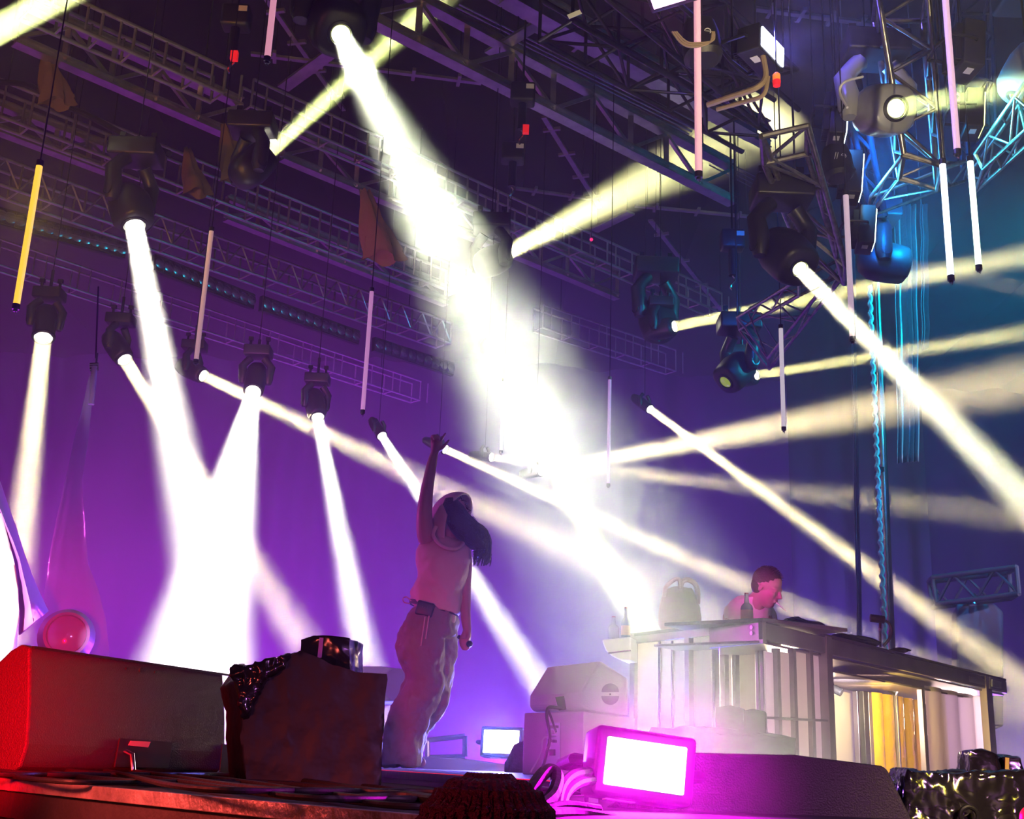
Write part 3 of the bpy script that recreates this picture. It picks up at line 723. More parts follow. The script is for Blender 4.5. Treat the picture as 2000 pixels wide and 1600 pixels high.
tag(MB().beam(P, Q, .014, .004, Vector((0, 1, 0))).build('tape_strip', mat('pink_tape', (.6, .2, .5), .4)), 'strip of shiny tape down the small black box', 'tape')
# cables along the lip
rnd = random.Random(3)
cl = ['red lit cable along the lip nearest the edge', 'cable sagging under the big wedge monitor', 'thin cable looping up beside the plug', 'thick cable lying behind the others along the lip', 'cable bending up toward the bagged wedge', 'cable running behind the bagged wedge foot', 'cable crossing the others near the lip middle', 'thick cable at the foot of the bagged wedge']
for i in range(8):
    pts = []; 
    for k in range(12):
        x = -60 + k*95; yy = 1487 + x*.072 + (1-(i/8))*22 + 9*math.sin(k*.9 + i*1.7)
        if i == 2: yy -= 14*math.exp(-((x-150)/110)**2)
        P = on_z(x, yy, .012 + .006*(i % 3)); pts.append(Vector((P.x, P.y, P.z)))
    cable(pts, .010 if i in (3, 7) else .0065, cl[i], rubber, 'cables along the lip')
# riser edge in the middle
R0, R1 = on_z(560, 1492, .05), on_z(1180, 1533, .05)
RA, RB = at(560, 1494, 7.6), at(1150, 1534, 3.5); RA.z = RB.z = .05
rd = (RB-RA).normalized(); ri = Vector((-rd.y, rd.x, 0)); ri = ri if ri.y > 0 else -ri
t = thing('stage_riser', 'low stage riser with a dark edge the performer stands on', 'riser', RA)
for nm, z, hz, dp, m in (('deck', .035, .03, None, mat('riser_top', (.30, .27, .32), .5)), ('side_rail', -.03, .10, .03, mat('rail_grey', (.42, .40, .46), .4, .3)),):
    p0 = Vector((RA.x, RA.y, z)); p1 = Vector((RB.x, RB.y, z))
    if dp is None:
        e1 = at(1215, 1500, 8.8); MB().prism([p0, p1, Vector((e1.x, e1.y, z)), p0 + ri*3.2], Vector((0, 0, hz/2))).build(nm, m, t); continue
    MB().prism([p0 - Vector((0, 0, hz/2)), p1 - Vector((0, 0, hz/2)), p1 + Vector((0, 0, hz/2)), p0 + Vector((0, 0, hz/2))], ri*dp).build(nm, m, t)
MB().prism([RA - ri*.012, RB - ri*.012, RB - ri*.012 - Vector((0, 0, .03)), RA - ri*.012 - Vector((0, 0, .03))], ri*.012).build('edge_strip', blkm, t)
MB().prism([RA - ri*.013 + Vector((0, 0, .002)), RB - ri*.013 + Vector((0, 0, .002)), RB - ri*.013 - Vector((0, 0, .0005)), RA - ri*.013 - Vector((0, 0, .0005))], ri*.012).build('red_edge_line', redm, t)  # edge line glows by its own emission, though no lamp
for f_ in (.30, .80):
    c = lerp(RA, RB, f_) - Vector((0, 0, .055)); MB().prism([c - rd*.12 - ri*.004 + Vector((0,0,-.012)), c + rd*.12 - ri*.004 + Vector((0,0,-.012)), c + rd*.12 - ri*.004 + Vector((0,0,.012)), c - rd*.12 - ri*.004 + Vector((0,0,.012))], ri*.006).build('handle_slot', blk, t)
# cables heaped right of the riser
heap = [([(1010, 1592, 2.4), (1040, 1540, 2.5), (1068, 1506, 2.6), (1088, 1516, 2.6), (1078, 1556, 2.5), (1040, 1585, 2.4)], .014, 'thick black cable standing up in a loop left of the magenta strobe'),
 ([(1085, 1590, 2.6), (1095, 1540, 2.7), (1118, 1515, 2.8), (1150, 1508, 2.9)], .012, 'thick cable arching toward the magenta strobe'),
 ([(1092, 1600, 2.6), (1105, 1552, 2.7), (1130, 1530, 2.8), (1160, 1524, 2.9)], .011, 'second thick cable arching under the first'),
 ([(700, 1560, 2.6), (800, 1556, 2.6), (900, 1575, 2.3), (1000, 1590, 2.2), (1120, 1588, 2.5), (1200, 1600, 2.6)], .011, 'dark cable snaking along the floor to the magenta strobe'),
 ([(740, 1548, 3.3), (800, 1553, 3.2), (852, 1562, 3.0), (868, 1576, 2.8)], .010, 'cable lying at the right foot of the bagged wedge'),
 ([(1000, 1605, 2.3), (1060, 1580, 2.4), (1110, 1572, 2.5), (1170, 1580, 2.6)], .008, 'thin cable lying over the cable heap'),
 ([(960, 1556, 3.0), (1000, 1568, 2.9), (1060, 1562, 2.8), (1140, 1560, 2.8)], .008, 'thin cable behind the standing loop')]
for p_, r_, l_ in heap: cable(p_, r_, l_, rubber, 'cables heaped by the strobe')
cable([(862, 1568, 2.9), (868, 1556, 2.95), (885, 1551, 3.0), (920, 1551, 3.1), (960, 1556, 3.1)], .016, 'grey corrugated hose bending behind the braided head', mat('grey_hose', (.45, .42, .42), .5, bump=.6, bscale=60), None, 'hose', 'hose')
b = MB().prism([at(x, y, 3.3) for x, y in ((978, 1562), (988, 1536), (1060, 1538), (1140, 1548), (1140, 1580), (978, 1580))], Vector((0, .25, 0)))
tag(b.build('cable_ramp', blkm, bevel=.01), 'dark low cable box behind the standing cable loop', 'cable box')
# white speaker on a white cabinet
N_ = at(1140, 1389, 6.0); L_ = on_z(1024, 1393, N_.z); R_ = on_z(1240, 1403, N_.z)
t = thing('subwoofer', 'pale box speaker standing under the white wedge, jack panel on its side', 'speaker', (N_.x, N_.y, 0))
Bk = L_ + (R_ - N_)
z0 = .05
MB().prism([Vector((p.x, p.y, z0)) for p in (N_, R_, Bk, L_)], Vector((0, 0, N_.z - z0))).build('cabinet', whitep, t, bevel=.006)
nl = Vector(((L_-N_).y, -(L_-N_).x, 0)).normalized(); nl = nl if nl.y < 0 else -nl
pn = quad_plate([(1070, 1412), (1096, 1412), (1095, 1502), (1067, 1500)], .006, 'jack_panel', chrome, t, N_, nl)
for (x, y, w_, h_, m_) in ((1082, 1420, 18, 5, blk), (1083, 1430, 9, 7, labelw), (1076, 1447, 5, 6, blk), (1085, 1448, 5, 6, blk), (1072, 1468, 5, 18, labelw), (1081, 1470, 8, 12, blk)):
    quad_plate([(x-w_/2, y-h_/2), (x+w_/2, y-h_/2), (x+w_/2, y+h_/2), (x-w_/2, y+h_/2)], .012, 'socket', m_, pn, N_, nl)
def wedge_end(pts, Yf, vec, label, m, name='stage_monitor', group='wedge monitors', faces=None):
    P = [at(x, y, Yf) for x, y in pts]; z = min(p.z for p in P)
    t = thing(name, label, 'speaker', (P[0].x, P[0].y, z), group); MB().prism(P, vec).build('cabinet', m, t, bevel=.012); return t
def arc(cx, cy, r, a0, a1, n=5): return [(cx + r*math.cos(R(a)), cy + r*math.sin(R(a))) for a in [a0 + (a1-a0)*i/n for i in range(n+1)]]
endp = arc(1174, 1300, 8, 225, 300, 4) + [(1228, 1326), (1228, 1399)] + arc(1150, 1370, 17, 100, 190, 5) + [(1134, 1352)]
vec = Vector((-.25, .50, 0))
t = wedge_end(endp, 6.28, vec, 'white wedge monitor on the pale box speaker, round two-part opening in its end', whitep)
for sg in (1, -1):
    hp = [(1192 + 17*math.cos(R(a)), 1356 - sg*4 - sg*17*math.sin(R(a))) for a in range(0, 181, 15)]
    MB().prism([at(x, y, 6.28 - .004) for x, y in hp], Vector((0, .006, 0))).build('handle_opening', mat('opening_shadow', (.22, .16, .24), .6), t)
P = at(1192, 1356, 6.27); MB().bar(P, P + Vector((0, .01, 0)), .004, 8).build('centre_screw', blk, t)
quad_plate([(1085, 1362), (1102, 1360), (1106, 1386), (1092, 1388)], .004, 'connector_recess', blk, t, at(1063, 1385, 6.2), Vector((-.45, -1, 0)).normalized())
cable([(1096, 1384, 5.9), (1072, 1382, 5.9), (1068, 1400, 5.9), (1074, 1440, 5.85), (1068, 1470, 5.8), (1060, 1500, 5.7)], .008, 'black lead hanging from the white wedge down the pale box', rubber)
cable([(1070, 1384, 5.92), (1080, 1412, 5.9), (1086, 1430, 5.88)], .006, 'short black lead into the jack panel', rubber)
cable([(1086, 1438, 5.9), (1062, 1442, 5.85), (1055, 1475, 5.8), (1036, 1508, 5.7)], .004, 'thin pale lead curving to the floor beside the pale box', whitep)
# clear bagged wedge behind the performer, white frames behind
P0_ = at(735, 1310, 8.2)
t = thing('stage_monitor', 'lilac plastic-wrapped wedge monitor half hidden behind the bagged wedge', 'speaker', (P0_.x, P0_.y, .05), 'wedge monitors')
MB().prism([at(x, y, 8.2) for x, y in ((690, 1302), (740, 1301), (778, 1306), (788, 1322), (788, 1360), (776, 1371), (700, 1371))], Vector((.0, .5, 0))).build('cabinet', sheetw, t, bevel=.02)
MB().prism([at(x, y, 8.19) for x, y in [(776 + 26*math.cos(R(a)), 1338 + 33*math.sin(R(a))) for a in range(0, 360, 20)]], Vector((0, .02, 0))).build('round_end', mat('lilac_plastic', (.55, .35, .65), .3), t)
b = MB(); q = [at(835, 1446, 9), at(908, 1438, 9), at(908, 1478, 9), at(835, 1480, 9)]
for i in range(4): b.bar(q[i], q[(i+1) % 4], .018, 8)
tag(b.build('metal_frame', silver, smooth=True), 'pale metal frame standing between the performer and the small strobe', 'frame')
MBb = MB().prism([at(x, y, 8.8) for x, y in ((825, 1478), (900, 1481), (1000, 1495), (1060, 1500), (1060, 1530), (825, 1515))], Vector((0, .4, 0)))
tag(MBb.build('flight_case_lid', whitep, bevel=.01), 'long pale low box lying behind the riser edge', 'case')
b = MB().prism([at(x, y, 7.8) for x, y in ((985, 1490), (996, 1470), (1004, 1455), (1016, 1449), (1045, 1450), (1045, 1510), (985, 1510))], Vector((.1, .3, 0)))
crumple(b, .012, 5, 3, 2.0); tag(b.build('cloth_bundle', blkc, smooth=True), 'dark cloth bundle in front of the small blue-white strobe', 'cloth')
# big magenta strobe on the lip
strobe(at(1260, 1496, 2.9), Vector((.10, -1, .06)), .19, .108, 'big glaring strobe at the front centre with a magenta housing', (1, .9, 1), 4, light=42, up=Vector((.10, 0, 1)), lcol=(.8, .0, .75), dep=.17)
area('strobe_housing_fill', at(1190, 1600, 2.7), at(1200, 1490, 2.95), .2, 2.5, (.9, .03, .8), 150)  # added unseen light that turns the strobe housing magenta
# covered wedge and blocks right of it
b = MB().prism([at(x, y, 5.1) for x, y in ((1236, 1462), (1262, 1440), (1272, 1420), (1285, 1432), (1330, 1420), (1400, 1424), (1500, 1432), (1553, 1443), (1553, 1560), (1236, 1560))], Vector((.1, .5, 0)))
crumple(b, .008, 5, 4, 9.0); tag(b.build('covered_monitor', tent, smooth=True, ang=70), 'wedge under dark plastic behind the big magenta strobe, bathed in smoke', 'speaker', 'bagged speakers')
for i, (x0, x1, y0, y1, lab) in enumerate(((1398, 1450, 1379, 1432, 'left of two taped dark boxes on the smoky covered wedge'), (1452, 1494, 1386, 1434, 'right of two taped dark boxes on the smoky covered wedge'))):
    b = MB().prism([at(x, y, 5.2) for x, y in ((x0, y0+3), ((x0+x1)/2, y0), (x1, y0+5), (x1+2, y1), (x0+1, y1))], Vector((.05, .2, 0)))
    crumple(b, .004, 8, 4, i + 3.0); tag(b.build('bagged_box', tent, smooth=True, ang=70), lab, 'box', 'taped boxes in the smoke')
t = thing('stage_monitor', 'large dark wedge monitor in the right foreground, smoke before its left half', 'speaker', at(1560, 1600, 3.1), 'wedge monitors')
MB().prism([at(x, y, 3.1) for x, y in ((1150, 1600), (1345, 1470), (1555, 1475), (1722, 1496), (1733, 1503), (1786, 1612), (1150, 1612))], Vector((.08, .45, 0))).build('cabinet', paint, t, bevel=.008)
# right glossy bag
b = MB().prism([at(x, y, 3.2) for x, y in ((1776, 1508), (1800, 1516), (1832, 1518), (1880, 1513), (1950, 1516), (2010, 1512), (2080, 1530), (2080, 1640), (1776, 1640), (1768, 1600), (1772, 1545))], Vector((.1, .45, 0)))
crumple(b, .014, 12, 5, 4.0); tag(b.build('covered_monitor', bag, smooth=True, ang=80), 'glossy black bagged wedge with yellow glints in the bottom right corner', 'speaker', 'bagged speakers')
for i, (pts, lab) in enumerate(((((1897, 1470), (1920, 1467), (1945, 1476), (1955, 1515), (1895, 1518)), 'torn black plastic box on the glossy bagged wedge'), (((1957, 1478), (1968, 1477), (1993, 1481), (1999, 1518), (1958, 1516)), 'taped black box at the right end of the glossy bagged wedge'))):
    b = MB().prism([at(x, y, 3.35) for x, y in pts], Vector((.04, .2, 0)))
    crumple(b, .007, 9, 4, i + 13.0); tag(b.build('bagged_box', bag, smooth=True, ang=80), lab, 'box', 'boxes on the glossy bag')
P = at(1966, 1500, 3.33); tag(MB().beam(at(1967, 1480, 3.33), at(1966, 1516, 3.33), .010, .004, Vector((0, 1, 0))).build('tape_strip', mat('yellow_tape', (.7, .6, .1), .3)), 'yellow strip of tape on the right black box', 'tape')
P = at(1893, 1594, 3.16); tag(MB().tube([P + Vector((.022*math.cos(a_), 0, .022*math.sin(a_))) for a_ in [2*math.pi*i/20 for i in range(21)]], .006, 8).build('eyelet', blkm, smooth=True), 'round eyelet in the glossy black bag', 'ring')
tag(MB().ball(at(2012, 1600, 2.2), .018, 20, (1, 1, 1.2)).build('red_cap', redm, smooth=True), 'red object cut off by the bottom right corner', 'cap')  # cap brightened by red emission, though no lamp
area('amber_kicker', at(2120, 1380, 2.7), at(1900, 1580, 3.2), .08, .6, (1, .78, .05), 80)
# ------------------------------------------------------------------ plastic-draped lamp stack at the far left
t = thing('draped_lamp', 'floor lamp head under purple lit clear plastic, round lens showing above the big wedge', 'stage light', at(120, 1275, 7.5))
c = at(130, 1240, 7.4); D = Vector((.35, -1, .05)).normalized()
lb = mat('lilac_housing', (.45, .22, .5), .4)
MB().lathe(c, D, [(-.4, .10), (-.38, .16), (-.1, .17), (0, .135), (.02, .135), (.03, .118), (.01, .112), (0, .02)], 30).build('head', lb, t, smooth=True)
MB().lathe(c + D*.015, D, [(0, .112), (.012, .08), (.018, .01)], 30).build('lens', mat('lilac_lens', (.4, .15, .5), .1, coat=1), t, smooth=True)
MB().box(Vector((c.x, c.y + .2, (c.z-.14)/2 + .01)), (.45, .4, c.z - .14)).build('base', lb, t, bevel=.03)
def sheet_loft(rows, Y, name, m, label, cat, jit=.03, n=26, dep=.35, grp=None):
    b = MB(); rings = []
    for k, (y, x0, x1) in enumerate(rows):
        p0, p1 = at(x0, y, Y), at(x1, y, Y); cc = (p0+p1)/2; hw = (p1-p0).length/2
        rings.append([cc + Vector((hw*math.cos(a_)*(1 + .05*math.sin(7*a_+k)), max(hw*dep, .03)*math.sin(a_)*(1 + .25*math.sin(5*a_ + k*.8)), jit*math.sin(4*a_ + k)*hw)) for a_ in [2*math.pi*j/n for j in range(n)]])
    # finer rings between
    fine = []
    for a_, b_ in zip(rings, rings[1:]):
        for q in range(4): fine.append([lerp(p, r_, q/4) for p, r_ in zip(a_, b_)])
    fine.append(rings[-1]); b.loft(fine, False)
    return tag(b.build(name, m, smooth=True, ang=80), label, cat, grp)
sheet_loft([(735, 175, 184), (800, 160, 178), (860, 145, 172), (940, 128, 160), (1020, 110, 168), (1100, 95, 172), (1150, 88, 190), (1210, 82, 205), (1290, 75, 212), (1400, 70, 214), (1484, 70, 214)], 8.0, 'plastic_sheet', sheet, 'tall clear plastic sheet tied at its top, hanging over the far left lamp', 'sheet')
t = thing('stand_top', 'metal pole tip with clamp the plastic sheet is tied to', 'pole', at(184, 740, 8.0))
MB().bar(at(184, 745, 8.0), at(190, 690, 8.0), .008, 8).build('rod', chrome, t); MB().bar(at(178, 790, 8.0), at(185, 716, 8.0), .022, 10).build('sleeve', lb, t, smooth=True)
for y in (712, 716, 722): MB().bar(at(176, y, 8.0), at(192, y-1, 8.0), .012, 8).build('clamp_bar', chrome, t)
MB().bar(at(187, 700, 8.0), at(192, 560, 8.0), .006, 6).build('hanging_wire', blkm, t)
sheet_loft([(1000, -120, 3), (1060, -110, 16), (1110, -110, 28), (1150, -110, 36), (1200, -110, 40), (1260, -110, 33), (1330, -110, 5)], 6.6, 'plastic_sheet', sheetw, 'bright white plastic sheet bulging in from the left edge', 'sheet')
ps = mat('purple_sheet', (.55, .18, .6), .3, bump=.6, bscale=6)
b = MB(); L0 = [(-30, 860), (12, 985), (28, 1030), (42, 1075), (58, 1120), (75, 1160), (92, 1195)]; L1 = [(-30, 985), (10, 1062), (24, 1088), (34, 1110), (38, 1150), (42, 1195), (40, 1240)]
va = [b.bm.verts.new(at(x, y, 6.9)) for x, y in L0]; vb = [b.bm.verts.new(at(x, y, 6.7)) for x, y in L1]; vm = [b.bm.verts.new(at((p[0]+q[0])/2, (p[1]+q[1])/2, 6.6)) for p, q in zip(L0, L1)]
for i in range(len(va)-1): b.bm.faces.new((va[i], va[i+1], vm[i+1], vm[i])); b.bm.faces.new((vm[i], vm[i+1], vb[i+1], vb[i]))
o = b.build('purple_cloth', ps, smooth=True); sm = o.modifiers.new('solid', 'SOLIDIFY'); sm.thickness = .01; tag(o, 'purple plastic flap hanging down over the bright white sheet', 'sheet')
# ------------------------------------------------------------------ right background: pole, drapes in cyan light, dark truss and cabinet
t = thing('support_pole', 'tall shiny pole with a lacing rope wound beside it, behind the counter', 'pole', at(1742, 1300, 14))
MB().bar(at(1711, 540, 14), at(1753, 1545, 14), .045, 14).build('pole', chrome, t, smooth=True)
MB().bar(at(1718, 914, 14), at(1718.5, 922, 14), .062, 14).build('collar', blkm, t)
b = MB(); 
pts = [lerp(at(1698, 560, 13.9), at(1730, 1290, 13.9), i/170) + Vector((.012*math.sin(i*1.3), 0, .012*math.cos(i*1.3))) for i in range(171)]
b.tube(pts, .028, 6).build('lacing_rope', mat('white_rope', (.7, .7, .72), .7, bump=.8, bscale=30), t, smooth=True)
for (x0, x1, y1, x2, lab) in ((1748, 1792, 900, 1798, 'broad shiny plastic strip hanging in cyan light behind the pole'), (1799, 1812, 680, 1815, 'narrow plastic strip with a slanted end in cyan light'), (1660, 1668, 1300, 1684, 'thin vertical seam strip on the side drape')):
    P = [at(x0, 400, 15), at(x1, 400, 15), at(x2, y1, 15), at(x0 + (x2-x1), y1 + 4, 15)]; b = MB(); n = 14; rows_ = []
    for j in range(30):
        tt = j/29; rows_.append([b.bm.verts.new(lerp(lerp(P[0], P[1], i/n), lerp(P[3], P[2], i/n), tt) + Vector((0, .05*math.sin(i*1.9) + .02*math.sin(j*.7), 0))) for i in range(n+1)])
    for j in range(29):
        for i in range(n): b.bm.faces.new((rows_[j][i], rows_[j][i+1], rows_[j+1][i+1], rows_[j+1][i]))
    b.tube([P[0], Vector((P[0].x, P[0].y, roof_z(P[0].x, P[0].y) - .012))], .01, 6)
    o = b.build('plastic_strip', mat('strip_plastic', (.2, .2, .24), .3, bump=.6, bscale=12), smooth=True); o.modifiers.new('s', 'SOLIDIFY').thickness = .01
    tag(o, lab, 'plastic strip')
dk = mat('dark_blue_steel', (.06, .06, .09), .5)
tower((1822, 1128), (1985, 1108), (1830, 1180), (1990, 1160), 16, 15, 4, 'short dark truss jutting out above the far dark cabinet at right', depth=.6, r=.035, m=dk)
t = thing('speaker_cabinet', 'far dark blue speaker cabinet under the short truss at right', 'speaker', at(1920, 1400, 16))
MB().prism([at(x, y, 16) for x, y in ((1868, 1180), (1942, 1178), (1960, 1195), (1960, 1420), (1868, 1420))], Vector((.3, 1.0, 0))).build('cabinet', mat('dark_blue_paint', (.05, .05, .12), .6), t, bevel=.03)
for x in (1901, 1912): MB().prism([at(x-3, 1208, 16.28), at(x+3, 1208, 16.28), at(x+3, 1218, 16.28), at(x-3, 1218, 16.28)], Vector((0, .03, 0))).build('vent', blk, t)
cable([(1900, 1160, 15.9), (1905, 1168, 15.9), (1903, 1180, 15.9)], .03, 'hook joining the far cabinet to the short truss', chrome, None, 'hook', 'hook')
# ------------------------------------------------------------------ the counter
K = at(1489, 1207, 7.1); ZT = K.z
LE = on_z(1230, 1238, ZT); RE = on_z(1965, 1326, ZT)
dL = (LE-K).normalized(); dR = (RE-K).normalized()
nL = Vector((dL.y, -dL.x, 0)); nL = nL if nL.y < 0 else -nL
nR = Vector((dR.y, -dR.x, 0)); nR = nR if nR.y < 0 else -nR
galv = mat('brushed_aluminium', (.26, .22, .26), .32, .7, noise=.2, nscale=5)
poly = mat('frosted_panel', (.80, .76, .74), .22, .25, bump=.12, bscale=4)
nt_ = poly.node_tree; tl = nt_.nodes.new('ShaderNodeBsdfTranslucent'); tl.inputs[0].default_value = (.9, .82, .78, 1); mx = nt_.nodes.new('ShaderNodeMixShader'); mx.inputs[0].default_value = .6
nt_.links.new(nt_.nodes['Principled BSDF'].outputs[0], mx.inputs[1]); nt_.links.new(tl.outputs[0], mx.inputs[2]); nt_.links.new(mx.outputs[0], nt_.nodes['Material Output'].inputs[0])
amber = mat('amber_lit_panel', (.85, .52, .06), .12, .5, bump=1.0, bscale=7)  # yellow light on the panel put into its base colour
topm = mat('dark_counter_top', (.06, .04, .07), .35)
t = thing('dj_counter', 'long aluminium framed counter with glowing frosted panels, equipment on its top', 'counter', Vector((K.x, K.y, 0)))
inL = -nL; inR = -nR
def slab(P, z1, z0, name, m, bev=.004): return MB().prism([Vector((p.x, p.y, z0)) for p in P], Vector((0, 0, z1-z0))).build(name, m, t, bevel=bev)
D1 = .75
slab([K, RE, RE + inR*D1, K + inR*D1*.9], ZT, ZT - .022, 'counter_top', topm)
K2 = K + inL*.0
slab([K, LE, LE + inL*.7, K + inL*.7], ZT + .002, ZT - .022, 'counter_top', topm)
# deep aluminium fascias
def fascia(a, b_, z1, z0, nrm, nm='fascia', m=galv, th=.03):
    P = [Vector((a.x, a.y, z0)), Vector((b_.x, b_.y, z0)), Vector((b_.x, b_.y, z1)), Vector((a.x, a.y, z1))]
    return MB().prism(P, -nrm*th).build(nm, m, t, bevel=.003)
fascia(K, on_plane(1385, 1222, K, nL), ZT-.022, ZT-.15, nL); fascia(K + nR*0, RE, ZT-.024, ZT-.125, nR)
fascia(on_plane(1385, 1222, K, nL), LE, ZT-.022, ZT-.07, nL)
for (x, y) in ((1470, 1226), (1470, 1237)):
    P = on_plane(x, y, K, nL); MB().bar(P, P + nL*.012, .012, 10).build('bolt', chrome, t)
# underside tray and strip lights behind the right fascia
slab([K + inR*.03, RE + inR*.03, RE + inR*D1, K + inR*D1], ZT-.13, ZT-.145, 'underside', galv)
stl = emat('strip_glow', (1, .78, .80), 1.6)
def post(px, y0, y1, wpx, plane='R', off=0.0, nm='post', m=galv, dep=.04):
    O, N = (K, nR) if plane == 'R' else (K, nL); O = O - N*off
    P = [on_plane(px, y0, O, N), on_plane(px + wpx, y0, O, N)]
    zt = P[0].z; zb = 0.05 if y1 is None else on_plane(px, y1, O, N).z
    Q = [Vector((P[0].x, P[0].y, zb)), Vector((P[1].x, P[1].y, zb)), Vector((P[1].x, P[1].y, zt)), Vector((P[0].x, P[0].y, zt))]
    return MB().prism(Q, -N*dep).build(nm, m, t, bevel=.003)
def panel(px0, px1, y0, y1, plane='R', off=.03, m=poly, nm='panel', corr=0, par=None):
    O, N = (K, nR) if plane == 'R' else (K, nL); O = O - N*off
    a, b_ = on_plane(px0, y0, O, N), on_plane(px1, y0, O, N); zt = a.z; zb = .06 if y1 is None else on_plane(px0, y1, O, N).z
    if not corr:
        Q = [Vector((a.x, a.y, zb)), Vector((b_.x, b_.y, zb)), Vector((b_.x, b_.y, zt)), Vector((a.x, a.y, zt))]
        return MB().prism(Q, -N*.01).build(nm, m, t)
    b = MB(); cols = []; n = corr*12
    for i in range(n+1):
        f_ = i/n; w_ = abs(math.sin(math.pi*corr*f_)); p = lerp(a, b_, f_) + N*(.035*w_)
        cols.append([b.bm.verts.new(Vector((p.x, p.y, zt - (zt-zb)*j/4))) for j in range(5)])
    for i in range(n):
        for j in range(4): b.bm.faces.new((cols[i][j], cols[i+1][j], cols[i+1][j+1], cols[i][j+1]))
    return b.build(nm, m, t, smooth=True)
# left wing (towards the white wedge)
post(1230, 1238, None, 9, 'L'); post(1336, 1226, None, 9, 'L', .0); 
panel(1239, 1284, 1256, None, 'L', .03); panel(1286, 1336, 1250, None, 'L', .03)
for x in (1285, 1310): post(x, 1252, None, 3, 'L', .02, 'rib')
post(1388, 1240, 1440, 7, 'L', .10); panel(1345, 1388, 1240, None, 'L', .08)
# right wing: ribbed frosted bay, open bay, corrugated bay
post(1404, 1232, None, 10, 'L', .35); post(1428, 1262, None, 7, 'L', .40); panel(1436, 1474, 1268, None, 'L', .45)
post(1474, 1262, None, 6, 'L', .3); post(1483, 1268, None, 6, 'L', .3)
zz = .12
for x0, x1 in ((1494, 1518), (1524, 1549), (1555, 1582), (1588, 1614)): panel(x0, x1, 1272 + (x0-1494)*.02, None, 'R', .05)
for x in (1518, 1549, 1582): post(x, 1266, None, 6, 'R', .02)
P0q, P1q = on_plane(1494, 1402, K, nR), on_plane(1614, 1408, K, nR)
MB().beam(P0q, P1q, .02, .014).build('cross_rail', galv, t)
post(1614, 1242, None, 11, 'R', -.01, dep=.06); panel(1588, 1612, 1246, 1262, 'R', .01)
# open bay: recessed white wall, posts, panel coloured amber
panel(1616, 1682, 1346, None, 'R', .62, poly, 'inner_panel'); panel(1620, 1800, 1330, 1352, 'R', .8, poly, 'inner_header')
post(1674, 1350, None, 7, 'R', .55); post(1686, 1350, None, 9, 'R', .45, m=blkm); post(1696, 1352, None, 6, 'R', .45)
panel(1702, 1800, 1352, None, 'R', .45, amber, 'amber_panel', corr=5)
post(1751, 1356, None, 2.5, 'R', .40, 'rib')
post(1800, 1344, None, 6, 'R', .10)
panel(1806, 1926, 1340, None, 'R', .12, poly, 'corrugated_panel', corr=4)
post(1925, 1320, None, 11, 'R', -.01, dep=.06)
panel(1892, 1924, 1320, 1332, 'R', .0)
MB().prism([on_plane(x, y, K + nR*.02, nR) for x, y in ((1934, 1322), (1964, 1330), (1964, 1350), (1934, 1345))], inR*.05).build('end_bracket', galv, t, bevel=.002)
MB().prism([on_plane(x, y, K + nR*.025, nR) for x, y in ((1938, 1327), (1956, 1332), (1956, 1345), (1938, 1341))], inR*.01).build('bracket_plate', labelw, t)
for x in (1628, 1737):
    P = on_plane(x, 1345, K - nR*.42, nR); lp = MB().bar(P, P + Vector((.05, -.03, -.03)), .03, 12).bar(P + Vector((0, 0, .02)), P + Vector((-.02, 0, .10)), .008, 6).build('clip_lamp', blkm, t, smooth=True)
slab([on_plane(1620, 1350, K - nR*.1, nR), on_plane(1890, 1352, K - nR*.1, nR), on_plane(1890, 1352, K - nR*.7, nR), on_plane(1620, 1350, K - nR*.7, nR)], .78, .765, 'inner_shelf', galv)
P = on_plane(1660, 1310, K - nR*.35, nR); Q = on_plane(1660, 1420, K - nR*.6, nR)
area('counter_lamp', on_plane(1650, 1365, K - nR*.25, nR), on_plane(1660, 1430, K - nR*.6, nR), .25, 18, (1, .9, .85), 160)
area('counter_inner_lamp', on_plane(1555, 1330, K - nR*.50, nR), on_plane(1555, 1330, K, nR), .5, 45, (1, .74, .42), 160)
area('counter_inner_lamp', on_plane(1300, 1330, K - nL*.45, nL), on_plane(1300, 1330, K, nL), .5, 45, (1, .80, .55), 160)
area('counter_inner_lamp', on_plane(1860, 1400, K - nR*.55, nR), on_plane(1860, 1400, K, nR), .4, 26, (1, .66, .60), 160)
area('counter_amber_lamp', on_plane(1740, 1380, K - nR*.05, nR), on_plane(1760, 1430, K - nR*.5, nR), .12, 26, (1, .72, .10), 160)
area('counter_front_fill', K + nR*1.3 + nL*.3 + Vector((.3, -.3, -.75)), on_plane(1560, 1440, K, nR), .5, 14, (1, .60, .60), 90)  # added light hanging free before the counter, brightens its panels
area('counter_shelf_lamp', on_plane(1700, 1335, K - nR*.3, nR), on_plane(1700, 1300, K - nR*.4, nR), .3, 5, (1, .65, .45), 170)
